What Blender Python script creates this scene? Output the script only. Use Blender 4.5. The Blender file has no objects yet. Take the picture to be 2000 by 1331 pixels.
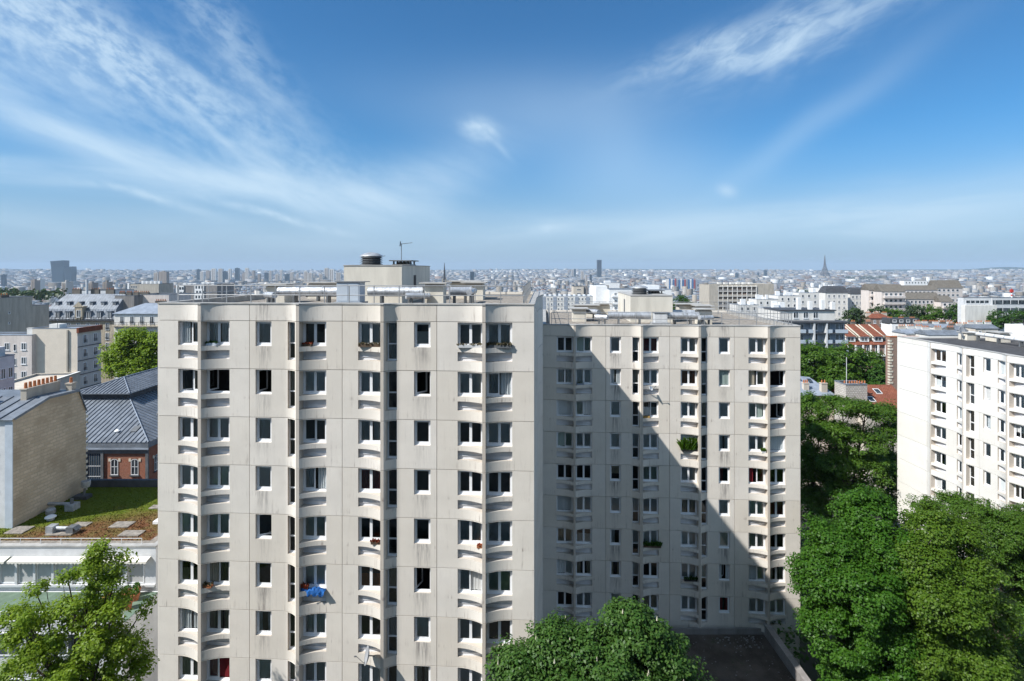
import bpy, math, random
import numpy as np
from mathutils import Vector, Matrix

# ---------------------------------------------------------------- camera, world, sun
S = bpy.context.scene
COL = S.collection
F = 1070.0            # focal length in photograph pixels
HY = 528.0            # horizon row
CZ = 36.0             # camera height above the street

cam = bpy.data.cameras.new('camera')
cam.sensor_width = 36.0
cam.lens = 36.0 * F / 2000.0
cam.shift_y = -(665.5 - HY) / 2000.0
cam.clip_start = 0.2
cam.clip_end = 80000
camo = bpy.data.objects.new('camera', cam)
COL.objects.link(camo)
camo.location = (0, 0, CZ)
camo.rotation_euler = (math.radians(90), 0, 0)
S.camera = camo

SUN = Vector((1.705, 0.90, -2.04)).normalized()      # direction the light travels
sl = bpy.data.lights.new('sun', 'SUN')
sl.energy = 4.4
sl.angle = math.radians(0.53)
sl.color = (1.0, 0.965, 0.91)
so = bpy.data.objects.new('sun', sl)
COL.objects.link(so)
so.rotation_euler = SUN.to_track_quat('-Z', 'Y').to_euler()
so.location = (-40, -40, 120)

world = bpy.data.worlds.new('World')
S.world = world
world.use_nodes = True
WN, WL = world.node_tree.nodes, world.node_tree.links
WN.clear()


def wn(t, **kw):
    n = WN.new(t)
    for k, v in kw.items():
        setattr(n, k, v)
    return n


def wmath(op, a, b=None, c=None, clamp=False):
    n = WN.new('ShaderNodeMath')
    n.operation = op
    n.use_clamp = clamp
    for i, v in enumerate((a, b, c)):
        if v is None:
            continue
        if isinstance(v, (int, float)):
            n.inputs[i].default_value = v
        else:
            WL.new(v, n.inputs[i])
    return n.outputs[0]


sky = wn('ShaderNodeTexSky', sky_type='NISHITA', sun_disc=False)
sky.sun_elevation = math.asin(-SUN.z)
sky.sun_rotation = math.atan2(-SUN.x, -SUN.y)
sky.altitude = 120
sky.air_density = 1.0
sky.dust_density = 0.5
sky.ozone_density = 6.0
# cirrus: azimuth / elevation of the direction, streaky noise inside soft patches
tc = wn('ShaderNodeTexCoord')
sep = wn('ShaderNodeSeparateXYZ')
WL.new(tc.outputs['Generated'], sep.inputs[0])
dx, dy, dz = sep.outputs
AZ = wmath('ARCTAN2', dx, dy)
EL = wmath('ARCSINE', dz)


def wnoise(sx, sy, rot, scale, detail, dist, seed, rough=0.55):
    """streaky noise in (azimuth, elevation)"""
    c, s = math.cos(rot), math.sin(rot)
    u = wmath('MULTIPLY', wmath('ADD', wmath('MULTIPLY', AZ, c), wmath('MULTIPLY', EL, s)), sx)
    v = wmath('MULTIPLY', wmath('SUBTRACT', wmath('MULTIPLY', EL, c), wmath('MULTIPLY', AZ, s)), sy)
    cb = wn('ShaderNodeCombineXYZ')
    WL.new(u, cb.inputs[0])
    WL.new(v, cb.inputs[1])
    cb.inputs[2].default_value = seed
    n = wn('ShaderNodeTexNoise')
    n.inputs['Scale'].default_value = scale
    n.inputs['Detail'].default_value = detail
    n.inputs['Roughness'].default_value = rough
    n.inputs['Distortion'].default_value = dist
    WL.new(cb.outputs[0], n.inputs['Vector'])
    return n.outputs[0]


def ramp(x, a, b):
    n = wn('ShaderNodeMapRange', interpolation_type='SMOOTHSTEP')
    n.inputs['From Min'].default_value = a
    n.inputs['From Max'].default_value = b
    WL.new(x, n.inputs['Value'])
    return n.outputs[0]


WARP = wnoise(1, 1, 0, 3.2, 2, 0.0, 7.7)
WARP2 = wnoise(1, 1, 0, 2.6, 2, 0.0, 3.1)
WARP_A = wmath('MULTIPLY_ADD', WARP, .07, wmath('SUBTRACT', AZ, .035))
WARP_E = wmath('MULTIPLY_ADD', WARP2, .07, wmath('SUBTRACT', EL, .035))


def patch(px, py, rx, ry, rot, warp=True):
    """soft elliptical patch of sky round one direction (azimuth, elevation)"""
    a0 = math.atan2(px - 1000, F)
    e0 = math.atan2(HY - py, math.hypot(px - 1000, F))
    c, s = math.cos(rot), math.sin(rot)
    a, e = (WARP_A, WARP_E) if warp else (AZ, EL)
    u = wmath('MULTIPLY_ADD', a, c / rx, wmath('MULTIPLY_ADD', e, s / rx, -(a0 * c + e0 * s) / rx))
    v = wmath('MULTIPLY_ADD', a, -s / ry, wmath('MULTIPLY_ADD', e, c / ry, (a0 * s - e0 * c) / ry))
    return wmath('POWER', .36788, wmath('MULTIPLY_ADD', u, u, wmath('MULTIPLY', v, v)))


streakA = ramp(wnoise(1.0, 4.5, -0.35, 5.0, 6, 0.35, 1.3, 0.60), 0.36, 0.74)
streakC = ramp(wnoise(1.0, 7.0, 0.04, 3.0, 5, 0.6, 9.2, 0.58), 0.38, 0.72)
fluff = ramp(wnoise(1.6, 3.0, -0.5, 21.0, 5, 0.15, 2.2, 0.58), 0.34, 0.70)
lacy = ramp(wnoise(1.0, 2.6, 0.32, 15.0, 6, 0.4, 8.1, 0.60), 0.30, 0.74)
soft = ramp(WARP2, .35, .65)


def add(*xs):
    r = xs[0]
    for x in xs[1:]:
        r = wmath('ADD', r, x)
    return r


def mul(*xs):
    r = xs[0]
    for x in xs[1:]:
        r = wmath('MULTIPLY', r, x)
    return r


def ma(x, k, c):
    return wmath('MULTIPLY_ADD', x, k, c)


cloud = add(
    mul(patch(80, 60, .24, .055, -0.30), ma(fluff, .80, .30)),                      # mackerel patch, upper left
    mul(patch(230, 105, .18, .026, -0.42), ma(fluff, .34, .10)),
    mul(patch(50, 160, .30, .040, -.20), ma(streakA, .34, .10)),
    mul(patch(440, 60, .11, .034, -0.75), ma(fluff, .34, .06)),
    mul(patch(400, 160, .10, .012, -0.50), .30),
    mul(patch(90, 245, .20, .017, -0.52), ma(streakA, .40, .34)),                   # long arc from the left
    mul(patch(330, 335, .24, .018, -0.22), ma(streakA, .45, .32)),
    mul(patch(620, 385, .25, .026, -0.10), ma(streakA, .55, .26)),
    mul(patch(560, 340, .20, .040, -0.12), ma(fluff, .16, .10)),
    mul(patch(500, 330, .05, .030, -0.9), ma(streakA, .35, .22)),
    mul(patch(130, 345, .34, .018, -0.04), ma(streakC, .40, .18)),
    mul(patch(810, 360, .16, .050, 0.45), ma(streakA, .26, .30)),
    mul(patch(412, 252, .085, .006, -0.75, False), .40),
    mul(patch(530, 195, .10, .018, -0.75), .22),
    mul(patch(938, 254, .028, .016, -.22, False), ma(fluff, .75, .55)),             # small puff with a tail
    mul(patch(980, 292, .022, .005, -.80, False), .22),
    mul(patch(1400, 95, .13, .022, 0.22), ma(lacy, .66, .10)),                      # feather, upper right
    mul(patch(1520, 95, .09, .020, 0.15), ma(lacy, .60, .20)),
    mul(patch(1620, 40, .17, .045, 0.30), ma(lacy, .52, .14)),
    mul(patch(1600, 245, .17, .020, 0.55), .20),
    mul(patch(1240, 330, .17, .09, -0.3), ma(soft, .14, .20)),
    mul(patch(1050, 200, .30, .06, 0.0), ma(soft, .10, .10)),
    mul(patch(1850, 375, .30, .030, 0.10), ma(streakC, .30, .26)),
    mul(patch(1560, 440, .50, .030, 0.02), ma(streakC, .28, .28)),
    mul(patch(1420, 373, .014, .009, -.4, False), .50),
    mul(patch(1070, 447, .030, .007, .1, False), ma(fluff, .3, .26)),
    mul(patch(300, 395, .07, .006, -.25), ma(fluff, .5, .2)),
    mul(patch(550, 430, .10, .006, -.22), ma(fluff, .5, .2)),
    mul(patch(600, 455, .90, .035, 0), ma(streakC, .22, .16)),
    mul(ma(streakA, .6, .35), ramp(dy, .30, -.35)),                                 # unseen thicker cloud, added behind the viewer to whiten the sky light
)
cloud = wmath('SUBTRACT', 1.0, wmath('POWER', .36788, cloud))
cloud = wmath('MULTIPLY', cloud, ramp(dz, -.01, .03))
tint = wn('ShaderNodeMix', data_type='RGBA', blend_type='MULTIPLY')
tint.inputs[0].default_value = 1.0
WL.new(sky.outputs[0], tint.inputs[6])
tint.inputs[7].default_value = (.44, .87, 1.04, 1)
low = wn('ShaderNodeMix', data_type='RGBA')                  # pale air low in the sky, all round
WL.new(wmath('MULTIPLY', ramp(EL, .24, -.02), .85), low.inputs[0])
WL.new(tint.outputs[2], low.inputs[6])
low.inputs[7].default_value = (2.9, 3.75, 5.1, 1)
mixc = wn('ShaderNodeMix', data_type='RGBA')
WL.new(cloud, mixc.inputs[0])
WL.new(low.outputs[2], mixc.inputs[6])
mixc.inputs[7].default_value = (5.5, 6.9, 8.0, 1)
bg = wn('ShaderNodeBackground')
bg.inputs['Strength'].default_value = 0.085
wo = wn('ShaderNodeOutputWorld')
WL.new(mixc.outputs[2], bg.inputs['Color'])
WL.new(bg.outputs[0], wo.inputs[0])
world.cycles.sampling_method = 'MANUAL'
world.cycles.sample_map_resolution = 256

S.view_settings.view_transform = 'Standard'
S.view_settings.look = 'None'
S.view_settings.gamma = 1
S.view_settings.use_curve_mapping = False
S.view_settings.exposure = 0.61
S.cycles.use_denoising = True
S.cycles.max_bounces = 6
S.cycles.diffuse_bounces = 3
S.cycles.glossy_bounces = 3
S.cycles.transmission_bounces = 4
S.cycles.transparent_max_bounces = 12
S.cycles.volume_bounces = 0
S.cycles.use_adaptive_sampling = True
S.cycles.adaptive_threshold = 0.015
S.render.use_persistent_data = False

random.seed(11)
RS = np.random.RandomState(5)


def at(px, py, D):
    return Vector(((px - 1000) / F * D, D, CZ - (py - HY) / F * D))


def X(px, D):
    return (px - 1000) / F * D


def Z(py, D):
    return CZ - (py - HY) / F * D


# ---------------------------------------------------------------- materials
MATS = {}


class G:
    """small helper around one material's node tree"""

    def __init__(s, name):
        s.m = bpy.data.materials.new(name)
        s.m.use_nodes = True
        s.nt = s.m.node_tree
        s.p = s.nt.nodes['Principled BSDF']
        s.out = s.nt.nodes['Material Output']
        MATS[name] = s.m

    def n(s, t, **kw):
        n = s.nt.nodes.new(t)
        for k, v in kw.items():
            setattr(n, k, v)
        return n

    def link(s, a, b):
        s.nt.links.new(a, b)

    def put(s, sock, v):
        if isinstance(v, (int, float)):
            sock.default_value = v
        elif isinstance(v, tuple):
            sock.default_value = v if len(v) == 4 else v + (1,)
        else:
            s.link(v, sock)

    def math(s, op, a, b=None, c=None, clamp=False):
        n = s.n('ShaderNodeMath', operation=op, use_clamp=clamp)
        for i, v in enumerate((a, b, c)):
            if v is not None:
                s.put(n.inputs[i], v)
        return n.outputs[0]

    def mix(s, f, a, b, mode='MIX'):
        n = s.n('ShaderNodeMix', data_type='RGBA', blend_type=mode)
        s.put(n.inputs[0], f)
        s.put(n.inputs[6], a)
        s.put(n.inputs[7], b)
        return n.outputs[2]

    def coord(s, which='Object', scale=(1, 1, 1), loc=None, rnd=0.0):
        t = s.n('ShaderNodeTexCoord')
        mp = s.n('ShaderNodeMapping')
        mp.inputs['Scale'].default_value = scale
        s.link(t.outputs[which], mp.inputs['Vector'])
        if rnd:
            oi = s.n('ShaderNodeObjectInfo')
            cb = s.n('ShaderNodeCombineXYZ')
            r = s.math('MULTIPLY', oi.outputs['Random'], rnd)
            s.link(r, cb.inputs[0])
            s.link(r, cb.inputs[1])
            s.link(r, cb.inputs[2])
            s.link(cb.outputs[0], mp.inputs['Location'])
        return mp.outputs[0]

    def noise(s, vec, scale, detail=4, rough=.55, dist=0.0):
        n = s.n('ShaderNodeTexNoise')
        n.inputs['Scale'].default_value = scale
        n.inputs['Detail'].default_value = detail
        n.inputs['Roughness'].default_value = rough
        n.inputs['Distortion'].default_value = dist
        if vec is not None:
            s.link(vec, n.inputs['Vector'])
        return n.outputs[0]

    def rng(s, x, a, b, c=0.0, d=1.0):
        n = s.n('ShaderNodeMapRange', interpolation_type='SMOOTHSTEP')
        s.put(n.inputs['Value'], x)
        n.inputs['From Min'].default_value = a
        n.inputs['From Max'].default_value = b
        n.inputs['To Min'].default_value = c
        n.inputs['To Max'].default_value = d
        return n.outputs[0]

    def bump(s, h, strength=.3, dist=.02):
        b = s.n('ShaderNodeBump')
        b.inputs['Strength'].default_value = strength
        b.inputs['Distance'].default_value = dist
        s.link(h, b.inputs['Height'])
        s.link(b.outputs[0], s.p.inputs['Normal'])

    def set(s, color=None, rough=None, metal=None, spec=None):
        if color is not None:
            s.put(s.p.inputs['Base Color'], color)
        if rough is not None:
            s.put(s.p.inputs['Roughness'], rough)
        if metal is not None:
            s.put(s.p.inputs['Metallic'], metal)
        if spec is not None:
            s.put(s.p.inputs['Specular IOR Level'], spec)


def sc(c, k):
    return (c[0] * k, c[1] * k, c[2] * k, 1)


def simple(name, c, rough=.7, metal=0.0, amt=.25, scale=1.2, bump=0.0, bscale=30, streak=False, spec=.3):
    g = G(name)
    v = g.coord('Object', (1, 1, .18) if streak else (1, 1, 1), rnd=40)
    f = g.noise(v, scale, 6, .62)
    f = g.rng(f, .30, .72)
    g.set(g.mix(f, sc(c, 1 - amt), sc(c, 1 + amt * .35)), rough, metal, spec)
    if bump:
        g.bump(g.noise(g.coord('Object'), bscale, 3), bump, .03)
    return g.m


def concrete(name, c, dirt=(.23, .185, .16), stain=1.0, streaks=1.0, singles=(6.16, 15.14)):
    """precast panel: broad tone, rain streaks, dirt below sills, black runs below the small windows.
    UV: u = metres along the facade, v = metres above the panel's foot"""
    g = G(name)
    uv = g.n('ShaderNodeTexCoord').outputs['UV']
    oi = g.n('ShaderNodeObjectInfo')
    rnd = oi.outputs['Random']
    sp = g.n('ShaderNodeSeparateXYZ')
    g.link(uv, sp.inputs[0])
    u, v = sp.outputs[0], sp.outputs[1]

    def vec(su, sv, k):
        cb = g.n('ShaderNodeCombineXYZ')
        g.link(g.math('MULTIPLY', u, su), cb.inputs[0])
        g.link(g.math('MULTIPLY', v, sv), cb.inputs[1])
        g.link(g.math('MULTIPLY', rnd, k), cb.inputs[2])
        return cb.outputs[0]
    broad = g.rng(g.noise(vec(.5, .6, 31), 1.0, 5, .6), .3, .7)
    col = g.mix(broad, sc(c, .93), sc(c, 1.03))
    col = g.mix(g.rng(rnd, .15, 1, 0, .42), col, (c[0] * .86, c[1] * .825, c[2] * .76, 1))
    run = g.noise(vec(7.0, .30, 57), 1.0, 6, .68)
    run2 = g.noise(vec(1.4, 1.0, 77), 1.0, 5, .6)
    s1 = g.math('MULTIPLY', g.rng(run, .50, .74), g.rng(run2, .40, .66))
    low = g.rng(v, .62, .12)                       # foot of each panel stays wetter
    mid = g.math('MULTIPLY', g.rng(v, 1.30, 1.10), g.rng(v, .98, 1.06))
    zone = g.math('MULTIPLY_ADD', g.math('MAXIMUM', low, mid), .34, .10)
    col = g.mix(g.math('MULTIPLY', s1, g.math('MULTIPLY', zone, 2.3 * streaks)), col, dirt + (1,))
    col = g.mix(g.math('MULTIPLY', g.rng(g.noise(vec(18, 2.5, 13), 1, 4, .7), .60, .76), .22), col, dirt + (1,))
    if stain:
        d = None
        for s in singles:
            k = g.math('ABSOLUTE', g.math('SUBTRACT', u, s))
            d = k if d is None else g.math('MINIMUM', d, k)
        wob = g.math('MULTIPLY', g.math('SUBTRACT', g.noise(vec(2.5, 1.2, 19), 1, 4), .5), .5)
        m = g.rng(g.math('ADD', d, wob), .62, .12)
        m = g.math('MULTIPLY', m, g.rng(v, 1.34, 1.24))
        m = g.math('MULTIPLY', m, g.rng(g.math('ADD', v, g.math('MULTIPLY', wob, 2)), .1, 1.0, .45, 1.0))
        m = g.math('MULTIPLY', m, g.rng(g.noise(vec(9, .6, 91), 1, 5, .7), .34, .66))
        amt = g.rng(g.noise(vec(.02, .02, 300), 1, 1), .36, .60, .22, .90)
        col = g.mix(g.math('MULTIPLY', g.math('MULTIPLY', m, amt), stain), col, (.17, .155, .15, 1))
    g.set(col, .86, 0, .2)
    g.bump(g.noise(vec(14, 14, 5), 1, 4, .6), .06, .02)
    return g.m


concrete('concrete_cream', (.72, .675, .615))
concrete('concrete_beige', (.55, .50, .445), streaks=1.6, stain=0)  # darker beige tone for fin tips and the returns of openings
concrete('concrete_white', (.76, .75, .72), streaks=.5, stain=0)
concrete('render_cream', (.66, .59, .50), streaks=.4, stain=0)
simple('joint', (.10, .09, .085), .9)
simple('room_painted_dark', (.055, .05, .047), .95, amt=.4)  # dimness of the rooms put into the colour of core and partitions
simple('slab', (.16, .15, .14), .9)
simple('white_frame', (.82, .83, .85), .35, amt=.05)
simple('white_panel', (.74, .74, .76), .5, amt=.12, streak=True)
simple('gravel_roof', (.30, .27, .235), .95, amt=.45, scale=3, bump=.8, bscale=22)
simple('dark_gravel', (.075, .075, .08), .95, amt=.35, scale=2.5, bump=.7, bscale=26)
simple('podium_gravel', (.085, .072, .064), .97, amt=.5, scale=1.6, bump=.7, bscale=18)
simple('coping', (.42, .41, .39), .6, amt=.25)
simple('cream_block', (.66, .62, .54), .85, amt=.16, streak=True)
simple('galvanised', (.45, .47, .49), .5, .4, amt=.3, scale=3)
simple('steel_rail', (.40, .41, .42), .45, .5, amt=.2)
simple('cabinet_blue', (.50, .56, .63), .5, .1, amt=.1)
simple('black_metal', (.03, .03, .032), .55, .2)
simple('dish_grey', (.30, .31, .33), .6, amt=.15)
simple('zinc', (.195, .22, .255), .55, .15, amt=.30, scale=.9)
simple('zinc_light', (.27, .31, .37), .55, .1, amt=.25, scale=.8)
simple('seam', (.13, .155, .195), .5, .3)
simple('slate_dark', (.07, .075, .085), .7)
simple('terracotta', (.46, .17, .075), .85, amt=.35, scale=4)
simple('plaster_white', (.70, .68, .64), .9, amt=.14, streak=True)
simple('plaster_cream', (.58, .52, .44), .9, amt=.16, streak=True)
simple('plaster_beige', (.45, .41, .35), .9, amt=.2, streak=True)
simple('plaster_pink', (.62, .56, .52), .9, amt=.14, streak=True)
simple('plaster_grey', (.26, .245, .235), .9, amt=.25, streak=True)
simple('wall_blue_grey', (.30, .34, .40), .85, amt=.15)
simple('haussmann_stone', (.45, .39, .30), .9, amt=.35, streak=True, scale=2)
simple('limestone_trim', (.66, .61, .50), .9, amt=.2)
simple('steel_grey', (.16, .17, .18), .6, .2)
simple('white_paint', (.80, .80, .79), .7, amt=.08)
simple('pale_paint', (.60, .61, .62), .75, amt=.12)
simple('awning', (.76, .72, .64), .85, amt=.12, scale=4)
simple('blind_grey', (.45, .45, .44), .8, amt=.1)
simple('green_floor', (.14, .20, .15), .9, amt=.25)
simple('brown_wood', (.11, .075, .05), .85, amt=.3)
simple('dry_plant', (.15, .13, .075), .95, amt=.5, scale=8)
simple('red_flower', (.32, .07, .03), .9, amt=.5, scale=9)
simple('laundry_blue', (.02, .13, .42), .85, amt=.5, scale=6)
simple('soil_asphalt', (.055, .055, .055), .95, amt=.35, scale=.4)
simple('tower_glass', (.045, .075, .105), .25, .2, amt=.2, spec=.6)
simple('tower_dark', (.018, .024, .036), .4, amt=.2)
simple('tower_pale', (.52, .49, .45), .85, amt=.12)
simple('tower_brown', (.30, .25, .21), .85, amt=.12)
simple('iron_brown', (.10, .075, .06), .8)
simple('bark', (.085, .068, .05), .95, amt=.5, scale=3)
simple('pipe_blue', (.05, .16, .38), .6)
simple('pipe_red', (.45, .06, .05), .6)
simple('roof_brown', (.16, .145, .125), .9, amt=.25)
simple('ochre', (.45, .27, .08), .8)
simple('skin_red', (.50, .05, .04), .6)


def duct_mat():
    g = G('duct_silver')
    v = g.coord('Object', (1, 1, 1), rnd=30)
    f = g.rng(g.noise(g.coord('Object', (9, 1.4, 1.4), rnd=20), 1.0, 6, .7), .48, .70)
    sp = g.n('ShaderNodeSeparateXYZ')
    g.link(g.n('ShaderNodeTexCoord').outputs['Normal'], sp.inputs[0])
    grime = g.math('MULTIPLY', f, .55)
    c = g.mix(g.rng(g.noise(v, 3.0, 5), .3, .7), (.42, .44, .47, 1), (.62, .64, .67, 1))
    c = g.mix(grime, c, (.17, .15, .13, 1))
    g.set(c, .42, .45, .4)
    g.bump(g.noise(g.coord('Object', (3, 9, 9), rnd=11), 1.3, 4), .5, .04)


duct_mat()


def glass_mat():
    g = G('glass')
    g.nt.nodes.remove(g.p)
    tr = g.n('ShaderNodeBsdfTransparent')
    tr.inputs[0].default_value = (.92, .97, .98, 1)
    gl = g.n('ShaderNodeBsdfGlossy')
    gl.inputs['Roughness'].default_value = .03
    gl.inputs['Color'].default_value = (.95, 1, 1, 1)
    bp = g.n('ShaderNodeBump')
    bp.inputs['Strength'].default_value = .05
    bp.inputs['Distance'].default_value = .05
    g.link(g.noise(g.coord('Object', rnd=9), 1.3, 2), bp.inputs['Height'])
    g.link(bp.outputs[0], gl.inputs['Normal'])
    lw = g.n('ShaderNodeFresnel')
    lw.inputs[0].default_value = 1.6
    mx = g.n('ShaderNodeMixShader')
    g.link(g.math('MULTIPLY', lw.outputs[0], 1.5, clamp=True), mx.inputs[0])
    g.link(tr.outputs[0], mx.inputs[1])
    g.link(gl.outputs[0], mx.inputs[2])
    g.link(mx.outputs[0], g.out.inputs[0])


glass_mat()
gp = G('far_glass')                                   # opaque window glass for houses farther off
gp.set(gp.mix(gp.rng(gp.noise(gp.coord('Object', (.6, .6, .5), rnd=50), 1.0, 3), .35, .65), (.018, .024, .03, 1), (.10, .12, .135, 1)), .12, 0, .7)


def cloth(name, c, tr=.35):
    g = G(name)
    g.set(sc(c, 1), .9, 0, .1)
    t = g.n('ShaderNodeBsdfTranslucent')
    t.inputs[0].default_value = sc(c, 1)
    mx = g.n('ShaderNodeMixShader')
    mx.inputs[0].default_value = tr
    g.link(g.p.outputs[0], mx.inputs[1])
    g.link(t.outputs[0], mx.inputs[2])
    g.link(mx.outputs[0], g.out.inputs[0])


cloth('curtain_sheer', (.80, .86, .88))
cloth('curtain_grey', (.60, .66, .69))
cloth('curtain_white', (.84, .85, .84))
cloth('curtain_cream', (.60, .55, .44))
cloth('curtain_red', (.28, .035, .045))
cloth('curtain_green', (.46, .57, .53))
cloth('curtain_orange', (.45, .17, .06))


def leaf(name, a, b, tr=.32, rough=.45):
    g = G(name)
    at_ = g.n('ShaderNodeAttribute', attribute_name='tint')
    c = g.mix(at_.outputs['Fac'], a + (1,), b + (1,))
    g.set(c, rough, 0, .22)
    t = g.n('ShaderNodeBsdfTranslucent')
    g.link(g.mix(.5, c, (b[0] * 1.5, b[1] * 1.4, b[2] * .8, 1)), t.inputs[0])
    mx = g.n('ShaderNodeMixShader')
    mx.inputs[0].default_value = tr
    g.link(g.p.outputs[0], mx.inputs[1])
    g.link(t.outputs[0], mx.inputs[2])
    g.link(mx.outputs[0], g.out.inputs[0])


leaf('leaf_bright', (.125, .215, .018), (.24, .34, .032), .46)
leaf('leaf_chestnut', (.036, .100, .018), (.080, .155, .030))
leaf('leaf_maple', (0.036, 0.116, 0.011), (0.075, 0.176, 0.018), .40)
leaf('leaf_lime', (0.056, 0.125, 0.011), (0.121, 0.202, 0.022), .40)
leaf('leaf_plane', (0.047, 0.121, 0.013), (0.103, 0.187, 0.024), .40)
leaf('leaf_dark', (.026, .080, .012), (.060, .130, .020))
leaf('leaf_far', (.030, .060, .020), (.060, .095, .030), .15)
simple('blossom', (.62, .58, .46), .8)


def brickish(name, c1, c2, mortar, scale, w, h, ms, bump=.5, patchy=0.0):
    g = G(name)
    uv = g.n('ShaderNodeTexCoord').outputs['UV']
    b = g.n('ShaderNodeTexBrick')
    b.inputs['Color1'].default_value = c1 + (1,)
    b.inputs['Color2'].default_value = c2 + (1,)
    b.inputs['Mortar'].default_value = mortar + (1,)
    b.inputs['Scale'].default_value = scale
    b.inputs['Brick Width'].default_value = w
    b.inputs['Row Height'].default_value = h
    b.inputs['Mortar Size'].default_value = ms
    wv = g.mix(.035, uv, g.n('ShaderNodeTexNoise').outputs[1])
    g.link(wv if patchy else uv, b.inputs['Vector'])
    n = g.rng(g.noise(uv, .45, 6, .65), .3, .7)
    col = g.mix(n, b.outputs[0], g.mix(.45, b.outputs[0], sc(mortar, .8)))
    if patchy:
        col = g.mix(g.math('MULTIPLY', g.rng(g.noise(uv, .22, 5, .6), .46, .60), patchy), col, sc(c1, .75))
    col = g.mix(g.math('MULTIPLY', g.rng(g.noise(uv, 5, 5, .7), .5, .75), .35), col, sc(c1, .55))
    g.set(col, .93, 0, .15)
    h_ = g.math('MULTIPLY_ADD', g.noise(uv, 9, 4), .6, g.math('MULTIPLY', b.outputs[1], -1.0))
    g.bump(h_, bump, .05)


brickish('rubble_stone', (.52, .42, .30), (.66, .55, .41), (.50, .43, .33), 1.0, .62, .27, .035, .8, .75)
brickish('red_brick', (.27, .065, .035), (.36, .095, .05), (.28, .20, .15), 1.0, .22, .075, .010, .4)
brickish('brown_brick', (.25, .125, .085), (.34, .19, .14), (.33, .28, .24), 1.0, .30, .10, .014, .4)
brickish('white_rubble', (.55, .52, .47), (.68, .65, .60), (.40, .36, .32), 1.0, .40, .28, .05, .8)
brickish('roof_tile', (.25, .085, .05), (.34, .125, .075), (.13, .05, .035), 1.0, .28, .33, .03, .6)


def facade_far(name, wallmix):
    """walls of far houses: windows too small to pick apart. UV in metres, colour from the 'tint' attribute"""
    g = G(name)
    uv = g.n('ShaderNodeTexCoord').outputs['UV']
    sp = g.n('ShaderNodeSeparateXYZ')
    g.link(uv, sp.inputs[0])
    u, v = sp.outputs[0], sp.outputs[1]
    fu = g.math('FRACT', g.math('DIVIDE', u, 2.6))
    fv = g.math('FRACT', g.math('DIVIDE', v, 2.95))
    wu = g.math('MULTIPLY', g.math('GREATER_THAN', fu, .28), g.math('LESS_THAN', fu, .72))
    wv = g.math('MULTIPLY', g.math('GREATER_THAN', fv, .24), g.math('LESS_THAN', fv, .80))
    flag = g.math('GREATER_THAN', v, .6)
    wm = g.math('MULTIPLY', g.math('MULTIPLY', wu, wv), flag)
    a = g.n('ShaderNodeAttribute', attribute_name='col')
    blank = g.math('GREATER_THAN', a.outputs['Alpha'], .5)
    wm = g.math('MULTIPLY', wm, blank)
    c = g.mix(g.math('MULTIPLY', wm, .88), a.outputs['Color'], (.035, .04, .05, 1))
    g.set(c, .8, 0, .2)


facade_far('city_wall', 1)
gq = G('city_roof')
ar = gq.n('ShaderNodeAttribute', attribute_name='col')
gq.set(ar.outputs['Color'], .6, 0, .3)

gg = G('sedum')
n1 = gg.noise(gg.coord('Object'), .16, 5, .6, .4)
n2 = gg.noise(gg.coord('Object'), 1.1, 6, .65)
pos = gg.n('ShaderNodeSeparateXYZ')
gg.link(gg.n('ShaderNodeTexCoord').outputs['Object'], pos.inputs[0])
edge = gg.math('ADD', gg.math('MULTIPLY', pos.outputs[0], .030), gg.math('MULTIPLY', pos.outputs[1], -.060))
mk = gg.rng(gg.math('ADD', gg.math('MULTIPLY_ADD', n1, .6, edge), gg.math('MULTIPLY', n2, .34)), .54, .76)
cgreen = gg.mix(n2, (.075, .105, .010, 1), (.125, .155, .020, 1))
cred = gg.mix(gg.rng(n2, .35, .65), (.150, .068, .034, 1), (.150, .115, .042, 1))
gg.set(gg.mix(mk, cgreen, cred), .95, 0, .1)
gg.bump(gg.noise(gg.coord('Object'), 14, 4), .9, .06)

gpd = G('podium_deck')
pv = gpd.coord('Object')
pc = gpd.mix(gpd.rng(gpd.noise(pv, .5, 6, .65), .35, .65), (.060, .048, .040, 1), (.105, .088, .074, 1))
pc = gpd.mix(gpd.math('MULTIPLY', gpd.rng(gpd.noise(gpd.coord('Object', (1, 1, 1)), .33, 5, .6, .6), .55, .66), .8), pc, (.035, .055, .018, 1))
pc = gpd.mix(gpd.rng(gpd.noise(pv, 9, 4, .7), .60, .72), pc, (.17, .15, .13, 1))
gpd.set(pc, .97, 0, .1)
gpd.bump(gpd.noise(pv, 14, 4), .8, .04)
gh = G('ground_mix')
vv = gh.coord('Object')
a_ = gh.rng(gh.noise(vv, .02, 4), .42, .58)
base = gh.mix(a_, (.045, .045, .043, 1), (.03, .05, .02, 1))
gh.set(gh.mix(gh.rng(gh.noise(vv, .3, 5), .3, .7), base, (.06, .057, .053, 1)), .95, 0, .2)
simple('hill_green', (.035, .06, .04), .95, amt=.4, scale=.004)
M = MATS

# ---------------------------------------------------------------- mesh helpers
def mesh_from(name, v, f, mats, mi=None, uv=None, smooth=False):
    me = bpy.data.meshes.new(name)
    me.from_pydata([tuple(p) for p in v], [], f)
    for m in mats:
        me.materials.append(M[m])
    if mi is not None and len(mats) > 1:
        me.polygons.foreach_set('material_index', mi)
    if uv is not None:
        l = me.uv_layers.new(name='UVMap')
        l.data.foreach_set('uv', np.asarray(uv, dtype=np.float32).ravel())
    if smooth:
        me.polygons.foreach_set('use_smooth', [True] * len(me.polygons))
    me.update()
    return me


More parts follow.
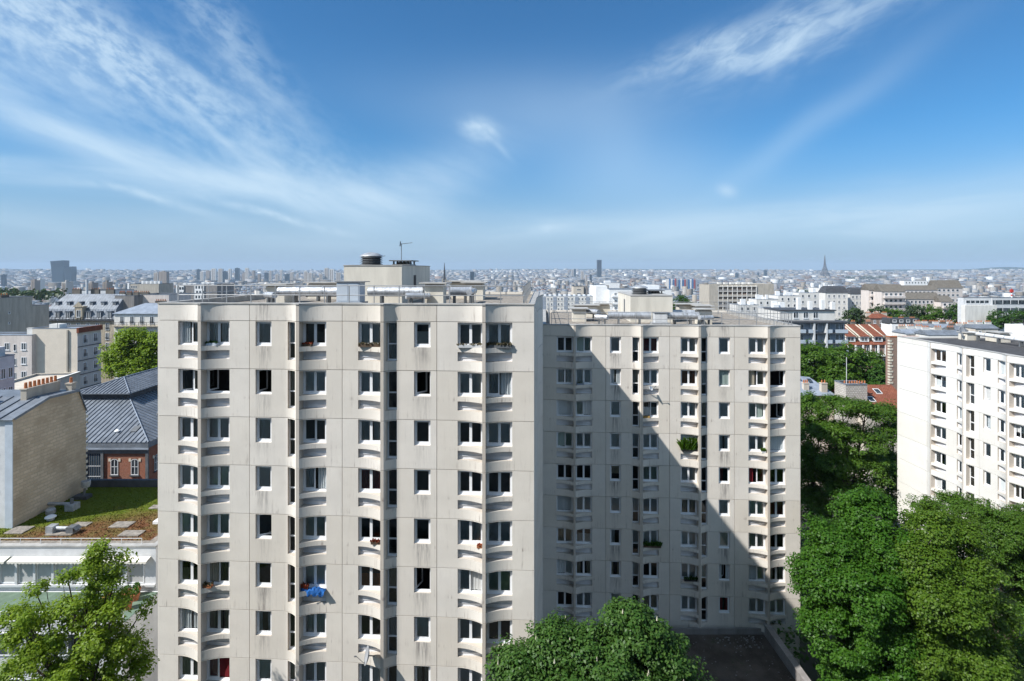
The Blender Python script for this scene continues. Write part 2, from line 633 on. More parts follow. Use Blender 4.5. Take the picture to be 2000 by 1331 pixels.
class MB:
    """collects boxes, tubes and polygons; uv in metres on every face"""

    def __init__(s):
        s.v, s.f, s.mi, s.uv = [], [], [], []

    def poly(s, pts, m=0, uv=None):
        i = len(s.v)
        pts = [Vector(p) for p in pts]
        s.v += pts
        s.f.append(list(range(i, i + len(pts))))
        s.mi.append(m)
        if uv is None:
            n = (pts[1] - pts[0]).cross(pts[2] - pts[1])
            n = n.normalized() if n.length > 1e-9 else Vector((0, 0, 1))
            if abs(n.z) > .95:
                uv = [(p.x, p.y) for p in pts]
            else:
                t = Vector((0, 0, 1)).cross(n).normalized()
                b = n.cross(t)
                uv = [(p.dot(t), p.dot(b)) for p in pts]
        s.uv += uv
        return s

    def box(s, x0, x1, y0, y1, z0, z1, m=0, skip=''):
        a = [(x0, y0), (x1, y0), (x1, y1), (x0, y1)]
        nm = 'frbl'
        for k in range(4):
            if nm[k] in skip:
                continue
            p, q = a[k], a[(k + 1) % 4]
            s.poly([(p[0], p[1], z0), (q[0], q[1], z0), (q[0], q[1], z1), (p[0], p[1], z1)], m)
        if 't' not in skip:
            s.poly([(x0, y0, z1), (x1, y0, z1), (x1, y1, z1), (x0, y1, z1)], m)
        if 'u' not in skip:
            s.poly([(x0, y1, z0), (x1, y1, z0), (x1, y0, z0), (x0, y0, z0)], m)
        return s

    def tube(s, p0, p1, r0, r1=None, n=8, m=0, caps=True):
        p0, p1 = Vector(p0), Vector(p1)
        r1 = r0 if r1 is None else r1
        d = (p1 - p0).normalized()
        a = d.orthogonal().normalized()
        b = d.cross(a)
        L = (p1 - p0).length
        i = len(s.v)
        for p, r in ((p0, r0), (p1, r1)):
            for k in range(n):
                t = 2 * math.pi * k / n
                s.v.append(p + (a * math.cos(t) + b * math.sin(t)) * r)
        for k in range(n):
            k2 = (k + 1) % n
            s.f.append([i + k, i + k2, i + n + k2, i + n + k])
            s.mi.append(m)
            c = 2 * math.pi * r0 / n
            s.uv += [(k * c, 0), ((k + 1) * c, 0), ((k + 1) * c, L), (k * c, L)]
        if caps:
            s.f.append([i + n - 1 - k for k in range(n)])
            s.f.append([i + n + k for k in range(n)])
            s.mi += [m, m]
            s.uv += [(0, 0)] * (2 * n)
        return s

    def lathe(s, c, prof, n=16, m=0):
        """rings (r, z) round a vertical axis at c"""
        c = Vector(c)
        i = len(s.v)
        for r, z in prof:
            for k in range(n):
                t = 2 * math.pi * k / n
                s.v.append(c + Vector((r * math.cos(t), r * math.sin(t), z)))
        for j in range(len(prof) - 1):
            for k in range(n):
                k2 = (k + 1) % n
                s.f.append([i + j * n + k, i + j * n + k2, i + (j + 1) * n + k2, i + (j + 1) * n + k])
                s.mi.append(m)
                s.uv += [(0, 0)] * 4
        s.f.append([i + (len(prof) - 1) * n + k for k in range(n)])
        s.mi.append(m)
        s.uv += [(0, 0)] * n
        return s

    def mesh(s, name, mats, smooth=False):
        if isinstance(mats, str):
            mats = [mats]
        return mesh_from(name, s.v, s.f, mats, s.mi, s.uv, smooth)

    def build(s, name, mats, parent=None, smooth=False, loc=None, rz=0):
        return put(name, s.mesh(name, mats, smooth), parent, loc, rz)


def put(name, me, parent=None, loc=None, rz=0):
    o = bpy.data.objects.new(name, me)
    COL.objects.link(o)
    if parent is not None:
        o.parent = parent
    if loc is not None:
        o.location = loc
    if rz:
        o.rotation_euler = (0, 0, rz)
    return o


LABELS = {}


def thing(name, label, cat, loc=(0, 0, 0), rz=0, group=None):
    o = bpy.data.objects.new(name, None)
    o.empty_display_size = .5
    COL.objects.link(o)
    o.location = loc
    o.rotation_euler = (0, 0, rz)
    return tag(o, label, cat, group)


def tag(o, label, cat, group=None):
    o['label'] = label
    o['category'] = cat
    if group:
        o['group'] = group
    return o


def struct(o, kind='structure'):
    o['kind'] = kind
    return o


# ---------------------------------------------------------------- terrain
TR = [0, 80, 130, 300, 700, 1300, 2500, 5200, 8000, 10500, 13000, 15000, 17000]
TZ = [-35, -36, -38, -52, -82, -113, -121, -118, -86, -44, -14, -6, -30]


def T(x, y):
    r = np.hypot(x, y)
    z = np.interp(r, TR, TZ)
    az = np.arctan2(x, y)
    w = np.clip((r - 6000) / 5000, 0, 1)
    z = z + w * (9 * np.sin(az * 7 + 1.0) + 6 * np.sin(az * 17 + r * .0011))
    return z + CZ


def make_ground():
    rs = np.concatenate([np.linspace(0, 200, 9), np.linspace(260, 1500, 16), np.geomspace(1800, 17000, 26)])
    n = 96
    v, f = [(0, 0, float(T(0., 0.)))], []
    for r in rs[1:]:
        for k in range(n):
            t = 2 * math.pi * k / n
            x, y = r * math.sin(t), r * math.cos(t)
            v.append((x, y, float(T(x, y))))
    for k in range(n):
        f.append((0, 1 + (k + 1) % n, 1 + k))
    for j in range(len(rs) - 2):
        for k in range(n):
            a = 1 + j * n + k
            b = 1 + j * n + (k + 1) % n
            f.append((a, b, b + n, a + n))
    struct(put('ground', mesh_from('ground', v, f, ['ground_mix'], smooth=True)))
    # wooded hills that close the view
    v, f = [], []
    n, rr = 260, [12600, 13300, 14000, 15200]
    for r, hh in zip(rr, (.0, .75, 1.0, -.2)):
        for k in range(n + 1):
            az = -1.05 + 2.1 * k / n
            h = 26 + 9 * math.sin(az * 5 + .6) + 6 * math.sin(az * 13) + 3 * math.sin(az * 41 + 1) + 1.5 * math.sin(az * 97)
            h += 55 * math.exp(-((az - .735) / .035) ** 2) - 14 * math.exp(-((az + .4) / .3) ** 2)
            x, y = r * math.sin(az), r * math.cos(az)
            v.append((x, y, float(T(x, y)) - 4 + h * hh))
    for j in range(3):
        for k in range(n):
            a = j * (n + 1) + k
            f.append((a, a + 1, a + n + 2, a + n + 1))
    struct(put('hills', mesh_from('hills', v, f, ['hill_green'], smooth=True)))


make_ground()

# ---------------------------------------------------------------- precast apartment towers
SH = 2.70            # storey height
PAR = 0.95           # parapet panel
REC = 0.17           # window plane behind the facade plane


class Facade:
    def __init__(s, fins, opens, joints):
        s.fins, s.opens, s.joints = fins, opens, joints

    def f(s, x):
        for a, b, l, r, p in s.fins:
            if l <= x <= a:
                return p * ((x - l) / (a - l)) ** 2.1
            if a < x < b:
                return p
            if b <= x <= r:
                return p * ((r - x) / (r - b)) ** 2.1
        return 0.0

    def breaks(s, s0, s1):
        xs = {s0, s1}
        for a, b, l, r, p in s.fins:
            xs |= {a, b, l, r}
            for k in range(1, 9):
                xs |= {l + (a - l) * k / 9, b + (r - b) * k / 9}
        for o in s.opens:
            xs |= {o[0], o[1]}
        xs = sorted(x for x in xs if s0 - 1e-6 <= x <= s1 + 1e-6)
        out = [xs[0]]
        for x in xs[1:]:
            if x - out[-1] > 2e-3:
                out.append(x)
        return out

    def panel(s, name, s0, s1, h, opens, mat, gap=.014, y_edge=.13, top_in=None):
        """one precast panel from s0 to s1, h high, top edge at z = 0; openings are (s0, s1, depth0, depth1)"""
        a0, a1 = s0 + gap, s1 - gap
        xs = s.breaks(a0, a1)
        ds = sorted({gap, h - gap} | {d for o in opens for d in o[2:4]})
        fill = {}
        for i in range(len(xs) - 1):
            for j in range(len(ds) - 1):
                cx, cd = (xs[i] + xs[i + 1]) / 2, (ds[j] + ds[j + 1]) / 2
                fill[i, j] = not any(o[0] < cx < o[1] and o[2] < cd < o[3] for o in opens)
        v, f, uv, mi = [], [], [], []

        def q(*pts, m=0):
            k = len(v)
            v.extend(p[:3] for p in pts)
            f.append([k, k + 1, k + 2, k + 3])
            mi.append(m)
            uv.extend((p[0], h + p[2]) for p in pts)
        for (i, j), on in fill.items():
            if not on:
                continue
            x0, x1, z0, z1 = xs[i], xs[i + 1], -ds[j + 1], -ds[j]
            y0, y1 = -s.f(x0), -s.f(x1)
            tip = any(a - 1e-3 <= x0 and x1 <= b + 1e-3 and b - a < .5 for a, b, l, r, p in s.fins)
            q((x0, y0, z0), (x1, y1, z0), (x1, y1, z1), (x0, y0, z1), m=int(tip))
            for di, dj in ((-1, 0), (1, 0), (0, -1), (0, 1)):
                nb = fill.get((i + di, j + dj))
                if nb:
                    continue
                yi = y_edge if nb is None else REC + .07
                if nb is None and dj == -1 and top_in:
                    yi = top_in
                if di == -1:
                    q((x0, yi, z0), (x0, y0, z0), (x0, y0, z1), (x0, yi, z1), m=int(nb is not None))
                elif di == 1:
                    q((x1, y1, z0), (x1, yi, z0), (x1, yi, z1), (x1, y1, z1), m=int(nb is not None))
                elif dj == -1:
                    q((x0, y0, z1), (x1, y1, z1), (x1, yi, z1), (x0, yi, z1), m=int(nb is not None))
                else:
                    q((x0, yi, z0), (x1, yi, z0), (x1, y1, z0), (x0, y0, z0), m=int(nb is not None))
        return mesh_from(name, v, f, [mat, 'concrete_beige'], mi, uv)


KIND = {'win': (.035, 1.40), 'single': (.035, 1.42), 'slit': (.05, 2.18), 'service': (1.66, 2.16)}
WM = {}


def ring(mb, w, h, b, y0, y1, bb=None, m=0):
    """rectangular frame, foot at z = 0, centred on x"""
    bb = b if bb is None else bb
    mb.box(-w / 2, -w / 2 + b, y0, y1, 0, h, m)
    mb.box(w / 2 - b, w / 2, y0, y1, 0, h, m)
    mb.box(-w / 2 + b, w / 2 - b, y0, y1, 0, bb, m)
    mb.box(-w / 2 + b, w / 2 - b, y0, y1, h - b, h, m)


def shared(key, fn):
    if key not in WM:
        WM[key] = fn()
    return WM[key]


def curtain_mesh(w, h, mat, folds, seed):
    r = random.Random(seed)
    v, f = [], []
    n = 20
    for k in range(n + 1):
        x = -w / 2 + w * k / n
        y = .035 * math.sin(k / n * folds * 2 * math.pi + r.random() * .8)
        v += [(x, y, .02 + .02 * r.random()), (x, y * .6, h)]
    for k in range(n):
        f.append((2 * k, 2 * k + 2, 2 * k + 3, 2 * k + 1))
    return mesh_from('curtain', v, f, [mat], smooth=True)


def blind_mesh(w, h):
    mb = MB()
    n = int(h / .07)
    for k in range(n):
        z = k * .07 + .03
        mb.poly([(-w / 2, -.02, z), (w / 2, -.02, z), (w / 2, .02, z + .055), (-w / 2, .02, z + .055)])
    return mb.mesh('blind', 'curtain_grey')


CURT = ['curtain_sheer', 'curtain_grey', 'curtain_white', 'curtain_cream', 'curtain_green', 'curtain_red', 'curtain_orange']


def make_window(parent, s0, s1, ztop, kind, rnd, want=None):
    """white casement in the opening; window > sash, pane, curtain"""
    d0, d1 = KIND[kind]
    w, h = s1 - s0, d1 - d0
    cx, zb = (s0 + s1) / 2, ztop - d1
    key = (round(w, 3), kind)
    if kind == 'service':
        def mk():
            mb = MB()
            ring(mb, w, h, .045, -.02, .04)
            mb.box(-w / 2 + .045, w / 2 - .045, .0, .03, .045, h - .045)
            mb.box(-w / 2 + .05, w / 2 - .05, -.035, .0, h * .34, h * .34 + .03)
            return mb.mesh('service_panel', 'white_panel')
        return put('service_panel', shared(key, mk), parent, (cx, REC, zb))
    fb = .06

    def mkf():
        mb = MB()
        ring(mb, w, h, fb, -.03, .045, .10)
        mb.box(-w / 2 - .0, w / 2, -.075, -.03, .0, .035)
        if kind == 'slit':
            mb.box(-w / 2 + fb, w / 2 - fb, -.03, .045, h * .42, h * .42 + .075)
        return mb.mesh('window', 'white_frame')
    o = put('window', shared(key, mkf), parent, (cx, REC, zb))
    wi, zi0, zi1 = w - 2 * fb, .10, h - fb
    if kind == 'slit':
        for a, b in ((zi0, h * .42), (h * .42 + .075, zi1)):
            me = shared((key, 'pane', a), lambda: MB().poly([(-wi / 2, 0, a), (wi / 2, 0, a), (wi / 2, 0, b), (-wi / 2, 0, b)]).mesh('pane', 'glass'))
            put('pane', me, o, (0, .01, 0))
        if rnd.random() < .5:
            m = rnd.choice(CURT[:4])
            sd = rnd.randrange(2)
            hh = zi1 - h * .42 if rnd.random() < .6 else zi1 - zi0
            put('curtain', shared((key, m, sd, hh), lambda: curtain_mesh(wi, hh, m, 3, sd)), o, (0, .06, zi1 - hh))
        return o
    ns = 2 if kind == 'win' else 1
    sw, shh, st = wi / ns, zi1 - zi0, .075

    def mks():                                    # hinge on the left edge
        mb = MB()
        mb.box(0, st, -.02, .035, 0, shh)
        mb.box(sw - st, sw, -.02, .035, 0, shh)
        mb.box(st, sw - st, -.02, .035, 0, st)
        mb.box(st, sw - st, -.02, .035, shh - st, shh)
        return mb.mesh('sash', 'white_frame')
    mes = shared((key, 'sash'), mks)
    mep = shared((key, 'pane'), lambda: MB().poly([(st, 0, st), (sw - st, 0, st), (sw - st, 0, shh - st), (st, 0, shh - st)]).mesh('pane', 'glass'))
    r = rnd.random()
    op = [0] * ns
    if want and 'open' in want:
        op = [want['open'][k] for k in range(ns)]
    elif r < .20:
        op[rnd.randrange(ns)] = rnd.choice([.35, .8, 1.2, 1.45])
    elif r < .24:
        op = [rnd.choice([.5, 1.2]) for _ in op]
    for k in range(ns):
        for me, nm in ((mes, 'sash'), (mep, 'pane')):
            if ns == 2 and k == 1:                 # hinged on the right: mirror by turning
                q = put(nm, me, o, (wi / 2, .008, zi0 + shh), 0)
                q.rotation_euler = (0, math.pi, -op[k])
            else:
                q = put(nm, me, o, (-wi / 2, .008, zi0), op[k])
    c = (want or {}).get('curtain')
    if c is None:
        r = rnd.random()
        if r < .62:
            c = (rnd.choice(['curtain_sheer', 'curtain_sheer', 'curtain_grey', 'curtain_white', 'curtain_green']), 'full')
        elif r < .77:
            c = (rnd.choice(['curtain_sheer', 'curtain_grey', 'curtain_cream', 'curtain_white']), 'sides')
        elif r < .83:
            c = (rnd.choice(['curtain_sheer', 'curtain_white', 'curtain_cream']), 'half')
        elif r < .86:
            c = ('blind', 'blind')
        elif r < .88:
            c = ('curtain_red', 'sides')
        else:
            c = ('', 'none')
    m, style = c
    sd = rnd.randrange(3)
    y = .055
    if style == 'full':
        put('curtain', shared((key, m, 'f', sd), lambda: curtain_mesh(wi, shh, m, 7 + sd * 2, sd)), o, (0, y, zi0))
    elif style == 'sides':
        fr = (.30, .46, .40)[sd]
        for sx in (-1, 1):
            if sd == 1 and sx == 1 and ns == 1:
                continue
            put('curtain', shared((key, m, 's', sd), lambda: curtain_mesh(wi * fr, shh, m, 4, sd)), o, (sx * wi * (1 - fr) / 2, y, zi0))
    elif style == 'half':
        put('curtain', shared((key, m, 'h', sd), lambda: curtain_mesh(wi, shh * .62, m, 8, sd)), o, (0, y, zi0 + (0 if sd else shh * .38)))
    elif style == 'blind':
        put('blind', shared((key, 'blind'), lambda: blind_mesh(wi, shh)), o, (0, .12, zi0))
    return o


W_ = 21.3
TOWER = Facade(
    [(2.62, 2.80, 1.2, 4.22, .42), (8.20, 8.38, 7.35, 9.77, .40), (12.92, 13.10, 11.53, 13.95, .40), (18.50, 18.68, 17.08, 20.1, .42)],
    [(1.2, 2.62, 'win'), (2.80, 4.2, 'win'), (5.70, 6.62, 'single'), (7.56, 8.12, 'slit'), (8.38, 9.75, 'win'),
     (11.55, 12.92, 'win'), (13.18, 13.74, 'slit'), (14.68, 15.60, 'single'), (17.1, 18.50, 'win'), (18.68, 20.1, 'win')],
    [0, 5.35, 10.65, 15.95, W_])
SIDE_R = Facade([(11.5, 17.6, 6.2, 17.7, .42)], [], [0, 9.0, 17.5])
PLAIN = Facade([], [], [0, 8.75, 17.5])
DEP = 17.5


def open_rects(fac, s0, s1):
    out = []
    for a, b, k in fac.opens:
        if s0 <= a < s1:
            out.append((a, b) + KIND[k])
            if k == 'win':
                out.append((a, b) + KIND['service'])
    return out


def facade_storeys(root, fac, floors, zt, mat, rnd, wants, win_floors, key, first=PAR):
    for j in range(len(fac.joints) - 1):
        s0, s1 = fac.joints[j], fac.joints[j + 1]
        me = shared((key, 'panel', j), lambda: fac.panel('facade_panel', s0, s1, SH, open_rects(fac, s0, s1), mat))
        for k in range(floors):
            put('facade_panel', me, root, (0, 0, zt - first - k * SH))
        me = shared((key, 'par', j, first), lambda: fac.panel('parapet_panel', s0, s1, first, [], mat, top_in=.30))
        put('parapet_panel', me, root, (0, 0, zt))
    for k in range(win_floors):
        z = zt - first - k * SH
        for i, (a, b, kind) in enumerate(fac.opens):
            make_window(root, a, b, z, kind, rnd, wants.get((k, i)))
            if kind == 'win':
                make_window(root, a, b, z, 'service', rnd)


def coping(root, fac, zt, L, name='coping', rz=0, loc=(0, 0, 0)):
    xs = fac.breaks(0, L)
    mb = MB()
    for a, b in zip(xs[:-1], xs[1:]):
        ya, yb = -fac.f(a) - .03, -fac.f(b) - .03
        mb.poly([(a, ya, .045), (b, yb, .045), (b, .34, .045), (a, .34, .045)])
        mb.poly([(a, ya, -.03), (b, yb, -.03), (b, yb, .045), (a, ya, .045)])
    mb.poly([(L, .34, -.4), (0, .34, -.4), (0, .34, .045), (L, .34, .045)])
    return mb.build(name, 'coping', root, loc=(loc[0], loc[1], zt), rz=rz)


def railing(root, p0, p1, n, h=1.0, mid=.46, r=.022, mat='steel_rail', name='railing', bars=0):
    p0, p1 = Vector(p0), Vector(p1)
    mb = MB()
    for k in range(n + 1):
        p = p0.lerp(p1, k / n)
        mb.box(p.x - r, p.x + r, p.y - r, p.y + r, p.z - .05, p.z + h)
    for z in (mid, h):
        mb.tube(p0 + Vector((0, 0, z)), p1 + Vector((0, 0, z)), r * 1.1, n=6)
    if bars:
        for k in range(bars + 1):
            p = p0.lerp(p1, k / bars)
            mb.tube(p + Vector((0, 0, .08)), p + Vector((0, 0, h)), r * .5, n=4, caps=False)
    return mb.build(name, mat, root)


def chimney_block(root, s, t, w, d, h, zr, cap=.25):
    mb = MB()
    mb.box(s - w / 2, s + w / 2, t - d / 2, t + d / 2, zr, zr + h, skip='u')
    o = mb.build('chimney_block', 'cream_block', root)
    c = MB()
    c.box(s - w / 2 + .08, s + w / 2 - .08, t - d / 2 + .08, t + d / 2 - .08, zr + h, zr + h + .10, 0, 'u')
    c.box(s - w / 2 - cap, s + w / 2 + cap, t - d / 2 - cap, t + d / 2 + cap, zr + h + .10, zr + h + .19)
    c.build('cap_slab', 'coping', o)
    return o


def tower(name, label, origin, yaw, ztop, zbase, floors, win_floors, seed, wants):
    rnd = random.Random(seed)
    root = thing(name, label, 'apartment block', (origin[0], origin[1], zbase), yaw)
    zt = ztop - zbase
    facade_storeys(root, TOWER, floors, zt, 'concrete_cream', rnd, wants, win_floors, 'tower')
    coping(root, TOWER, zt, W_)
    # side and back walls, panel by panel
    for fac, loc, rz, L, nm, key in ((SIDE_R, (W_, 0, 0), math.pi / 2, DEP, 'side_panel', 'sideR'),
                                     (PLAIN, (0, DEP, 0), -math.pi / 2, DEP, 'side_panel', 'sideL')):
        for j in range(len(fac.joints) - 1):
            s0, s1 = fac.joints[j], fac.joints[j + 1]
            me = shared((key, j), lambda: fac.panel(nm, s0, s1, SH, [], 'concrete_cream'))
            mp = shared((key, j, 'p'), lambda: fac.panel('parapet_panel', s0, s1, PAR, [], 'concrete_cream', top_in=.30))
            put('parapet_panel', mp, root, (loc[0], loc[1], zt), rz)
            for k in range(floors):
                put(nm, me, root, (loc[0], loc[1], zt - PAR - k * SH), rz)
        coping(root, fac, zt + .004, L, rz=rz, loc=loc)
    zf = zt - PAR - floors * SH
    mb = MB()
    mb.box(0, W_, DEP - .25, DEP, 0, zt)
    mb.build('back_wall', 'concrete_cream', root)
    mb = MB()
    mb.box(.02, W_ - .02, .10, 1.2, 0, zf - .02)
    mb.build('base_wall', 'concrete_cream', root)
    mb = MB()
    mb.box(.4, W_ - .4, 1.9, DEP - .3, 0, zt - .5)
    mb.build('core', 'room_painted_dark', root)
    for k in range(floors + 1):
        mb = MB()
        z = zt - PAR - k * SH
        mb.box(.14, W_ - .14, .29, 1.89, z - .12, z + .10)
        mb.build('floor_slab', 'slab', root)
    for s in (4.7, 7.1, 10.65, 14.3, 16.5):
        mb = MB()
        mb.box(s - .06, s + .06, .30, 1.89, 0, zt - PAR - .2)
        mb.build('partition', 'room_painted_dark', root)
    zr = zt - .34
    mb = MB()
    mb.box(.30, W_ - .30, .30, DEP - .30, zr - .2, zr)
    mb.build('roof', 'gravel_roof', root)
    # lift house
    mb = MB()
    mb.box(8.4, 12.35, 6.3, 15.3, zr, zr + 2.52, 0, 'u')
    ph = mb.build('lift_house', 'cream_block', root)
    c = MB()
    c.box(8.36, 12.39, 6.26, 15.34, zr + 2.52, zr + 2.57)
    c.build('coping', 'coping', ph)
    c = MB()
    c.box(12.35, 12.37, 9.6, 10.3, zr + .75, zr + 1.85)
    c.build('vent_slot', 'joint', ph)
    c = MB()
    c.box(8.37, 8.4, 9.9, 10.6, zr + .1, zr + 2.0)
    c.build('door', 'steel_grey', ph)
    for a in ((3.55, 7.3, 1.3, 1.6, 1.10), (14.85, 5.0, 1.25, 1.1, 1.25), (16.6, 11.5, 1.4, 1.6, 1.15), (15.6, 13.4, 2.2, 1.3, 1.2),
              (4.6, 12.6, 2.4, 1.3, 1.1), (6.6, 14.2, 1.4, 1.4, 1.15)):
        chimney_block(root, a[0], a[1], a[2], a[3], a[4], zr)
    railing(root, (.8, .62, zt), (W_ - .45, .62, zt), 14)
    railing(root, (.62, .8, zt), (.62, DEP - .6, zt), 11)
    railing(root, (W_ - .62, .8, zt), (W_ - .62, DEP - .6, zt), 22, bars=44)
    railing(root, (.8, DEP - .6, zt), (W_ - .45, DEP - .6, zt), 14)
    return root, zt, zr


def local_to_world(root, p):
    c, s = math.cos(root.rotation_euler.z), math.sin(root.rotation_euler.z)
    return (root.location.x + c * p[0] - s * p[1], root.location.y + s * p[0] + c * p[1], root.location.z + p[2])


def mushroom_vent(root, s, t, z, label, r=.78):
    o = thing('roof_ventilator', label, 'ventilator', local_to_world(root, (s, t, z)), root.rotation_euler.z)
    mb = MB()
    mb.lathe((0, 0, 0), [(r * .8, 0), (r * .8, .62)], 20)
    mb.build('core_drum', 'black_metal', o)
    for k in range(4):
        mb = MB()
        mb.lathe((0, 0, .04 + k * .15), [(r * 1.05, 0), (r * .86, .085), (r * .8, .085)], 20)
        mb.build('louvre_ring', 'steel_grey', o)
    mb = MB()
    mb.lathe((0, 0, .62), [(r * 1.04, 0), (r * 1.0, .06), (r * .8, .16), (r * .5, .25), (r * .2, .29), (.02, .30)], 24)
    mb.build('dome', 'galvanised', o, smooth=True)
    return o


def slab_vent(root, s, t, z, label, w=1.5, d=2.2):
    o = thing('roof_exhaust', label, 'ventilator', local_to_world(root, (s, t, z)), root.rotation_euler.z)
    mb = MB()
    mb.box(-w / 2, w / 2, -d / 2, d / 2, 0, .08)
    mb.build('base', 'coping', o)
    for i in range(5):
        for j in range(2):
            x, y = -w / 2 + .1 + i * (w - .2) / 4, (-d / 2 + .15, d / 2 - .15)[j]
            m = MB()
            m.box(x - .05, x + .05, y - .05, y + .05, .08, .30)
            m.build('post', 'black_metal', o)
    m = MB()
    m.box(-w / 2 + .25, w / 2 - .25, -d / 2 + .3, d / 2 - .3, .08, .24)
    m.build('flue', 'steel_grey', o)
    m = MB()
    m.box(-w / 2 - .18, w / 2 + .18, -d / 2 - .15, d / 2 + .15, .30, .37)
    m.build('cover_slab', 'steel_grey', o)
    return o


def antenna(root, s, t, z, label, h=1.25, boom=.85):
    o = thing('antenna', label, 'antenna', local_to_world(root, (s, t, z)), root.rotation_euler.z)
    MB().tube((0, 0, 0), (0, 0, h), .028, n=6).build('mast', 'steel_grey', o)
    MB().tube((-.12, 0, h - .04), (boom, -.15, h + .06), .02, n=6).build('boom', 'steel_grey', o)
    for k in range(7):
        x = .05 + k * (boom - .1) / 6
        L = .16 - k * .012
        MB().tube((x, -.15 * x / boom - L, h + .06 * x / boom), (x, -.15 * x / boom + L, h + .06 * x / boom), .008, n=4).build('element', 'steel_grey', o)
    m = MB()
    m.poly([(-.1, -.14, h - .2), (-.06, -.14, h + .16), (-.06, .14, h + .16), (-.1, .14, h - .2)])
    m.build('reflector', 'steel_grey', o)
    return o


def duct(root, pts, r, label, name='roof_duct', feet=True, zr=0, mat='duct_silver'):
    """round lagged duct: one section per length, straps between, cradles below"""
    p0 = Vector(pts[0])
    o = thing(name, label, 'duct', local_to_world(root, p0), root.rotation_euler.z)
    for a, b in zip(pts[:-1], pts[1:]):
        a, b = Vector(a) - p0, Vector(b) - p0
        L = (b - a).length
        n = max(1, int(L / 1.15))
        d = (b - a).normalized()
        for k in range(n):
            u, w = a.lerp(b, k / n), a.lerp(b, (k + 1) / n)
            jit = random.Random(k * 7 + int(L * 100)).uniform(.95, 1.05)
            MB().tube(u + d * .01, w - d * .01, r * jit, r * jit, n=18).build('duct_section', mat, o, smooth=False)
            MB().tube(w - d * .045, w + d * .045, r * 1.07, n=18).build('strap', 'galvanised', o)
        if feet:
            for k in range(max(2, int(L / 2.2))):
                p = a.lerp(b, (k + .5) / max(2, int(L / 2.2)))
                zz = zr - p0.z
                m = MB()
                m.box(p.x - .06, p.x + .06, p.y - r * .9, p.y + r * .9, zz, p.z - r * .8)
                m.build('cradle', 'steel_grey', o)
    for b in pts[1:-1]:
        b = Vector(b) - p0
        m = MB()
        m.lathe(b - Vector((0, 0, r)), [(r * .3, 0), (r * .8, r * .35), (r * 1.03, r), (r * .8, r * 1.65), (r * .3, r * 2)], 14)
        m.build('elbow', mat, o, smooth=True)
    return o


def cabinet(root, s, t, zr, label, w=1.42, d=1.0, h=1.2, mat='cabinet_blue'):
    o = thing('fan_cabinet', label, 'fan unit', local_to_world(root, (s, t, zr)), root.rotation_euler.z)
    MB().box(-w / 2 - .2, w / 2 + .15, -d / 2 - .15, d / 2 + .15, 0, .28).build('plinth', 'galvanised', o)
    MB().box(-w / 2, w / 2, -d / 2, d / 2, .285, .285 + h).build('casing', mat, o)
    MB().box(-w / 2 - .05, w / 2 + .3, -d / 2 - .08, d / 2 + .06, .29 + h, .33 + h).build('lid', 'steel_grey', o)
    MB().box(-w / 2 + .06, -.02, -d / 2 - .02, -d / 2 - .003, .36, .2 + h).build('door', mat, o)
    MB().box(.02, w / 2 - .06, -d / 2 - .02, -d / 2 - .003, .36, .2 + h).build('door', mat, o)
    return o


def dish(name, label, p, aim, r=.42, arm=.5, mat='dish_grey', mast=None):
    """satellite dish: bowl, feed arm and bracket; p = bowl centre, aim = direction it looks in"""
    o = thing(name, label, 'satellite dish', p)
    aim = Vector(aim).normalized()
    R = aim.to_track_quat('Z', 'Y').to_matrix()
    mb = MB()
    mb.lathe((0, 0, 0), [(.03, -.11), (r * .4, -.085), (r * .75, -.03), (r, .03), (r * .99, .045), (r * .72, -.01), (r * .38, -.065), (.02, -.09)], 26)
    mb.v = [R @ Vector(q) for q in mb.v]
    mb.build('bowl', mat, o, smooth=True)
    m = MB()
    tip = R @ Vector((0, -r * .15, arm))
    m.tube(R @ Vector((0, -r * .95, .02)), tip, .014, n=5)
    m.build('feed_arm', 'steel_grey', o)
    m = MB()
    m.tube(tip, tip + (R @ Vector((0, .0, .12))), .035, n=8)
    m.build('receiver', 'steel_grey', o)
    m = MB()
    back = R @ Vector((0, 0, -.12))
    if mast:
        m.tube(back, back + Vector((0, 0, -.05)), .04, n=6)
        m.tube(back + Vector((0, 0, .1)), Vector((back.x, back.y, -mast)), .028, n=6)
        m.tube((back.x - .3, back.y, -mast + .01), (back.x + .3, back.y, -mast + .01), .03, n=5)
    else:
        m.tube(back, back + R @ Vector((0, 0, -.3)), .03, n=6)
    m.build('bracket', 'steel_grey', o)
    return o


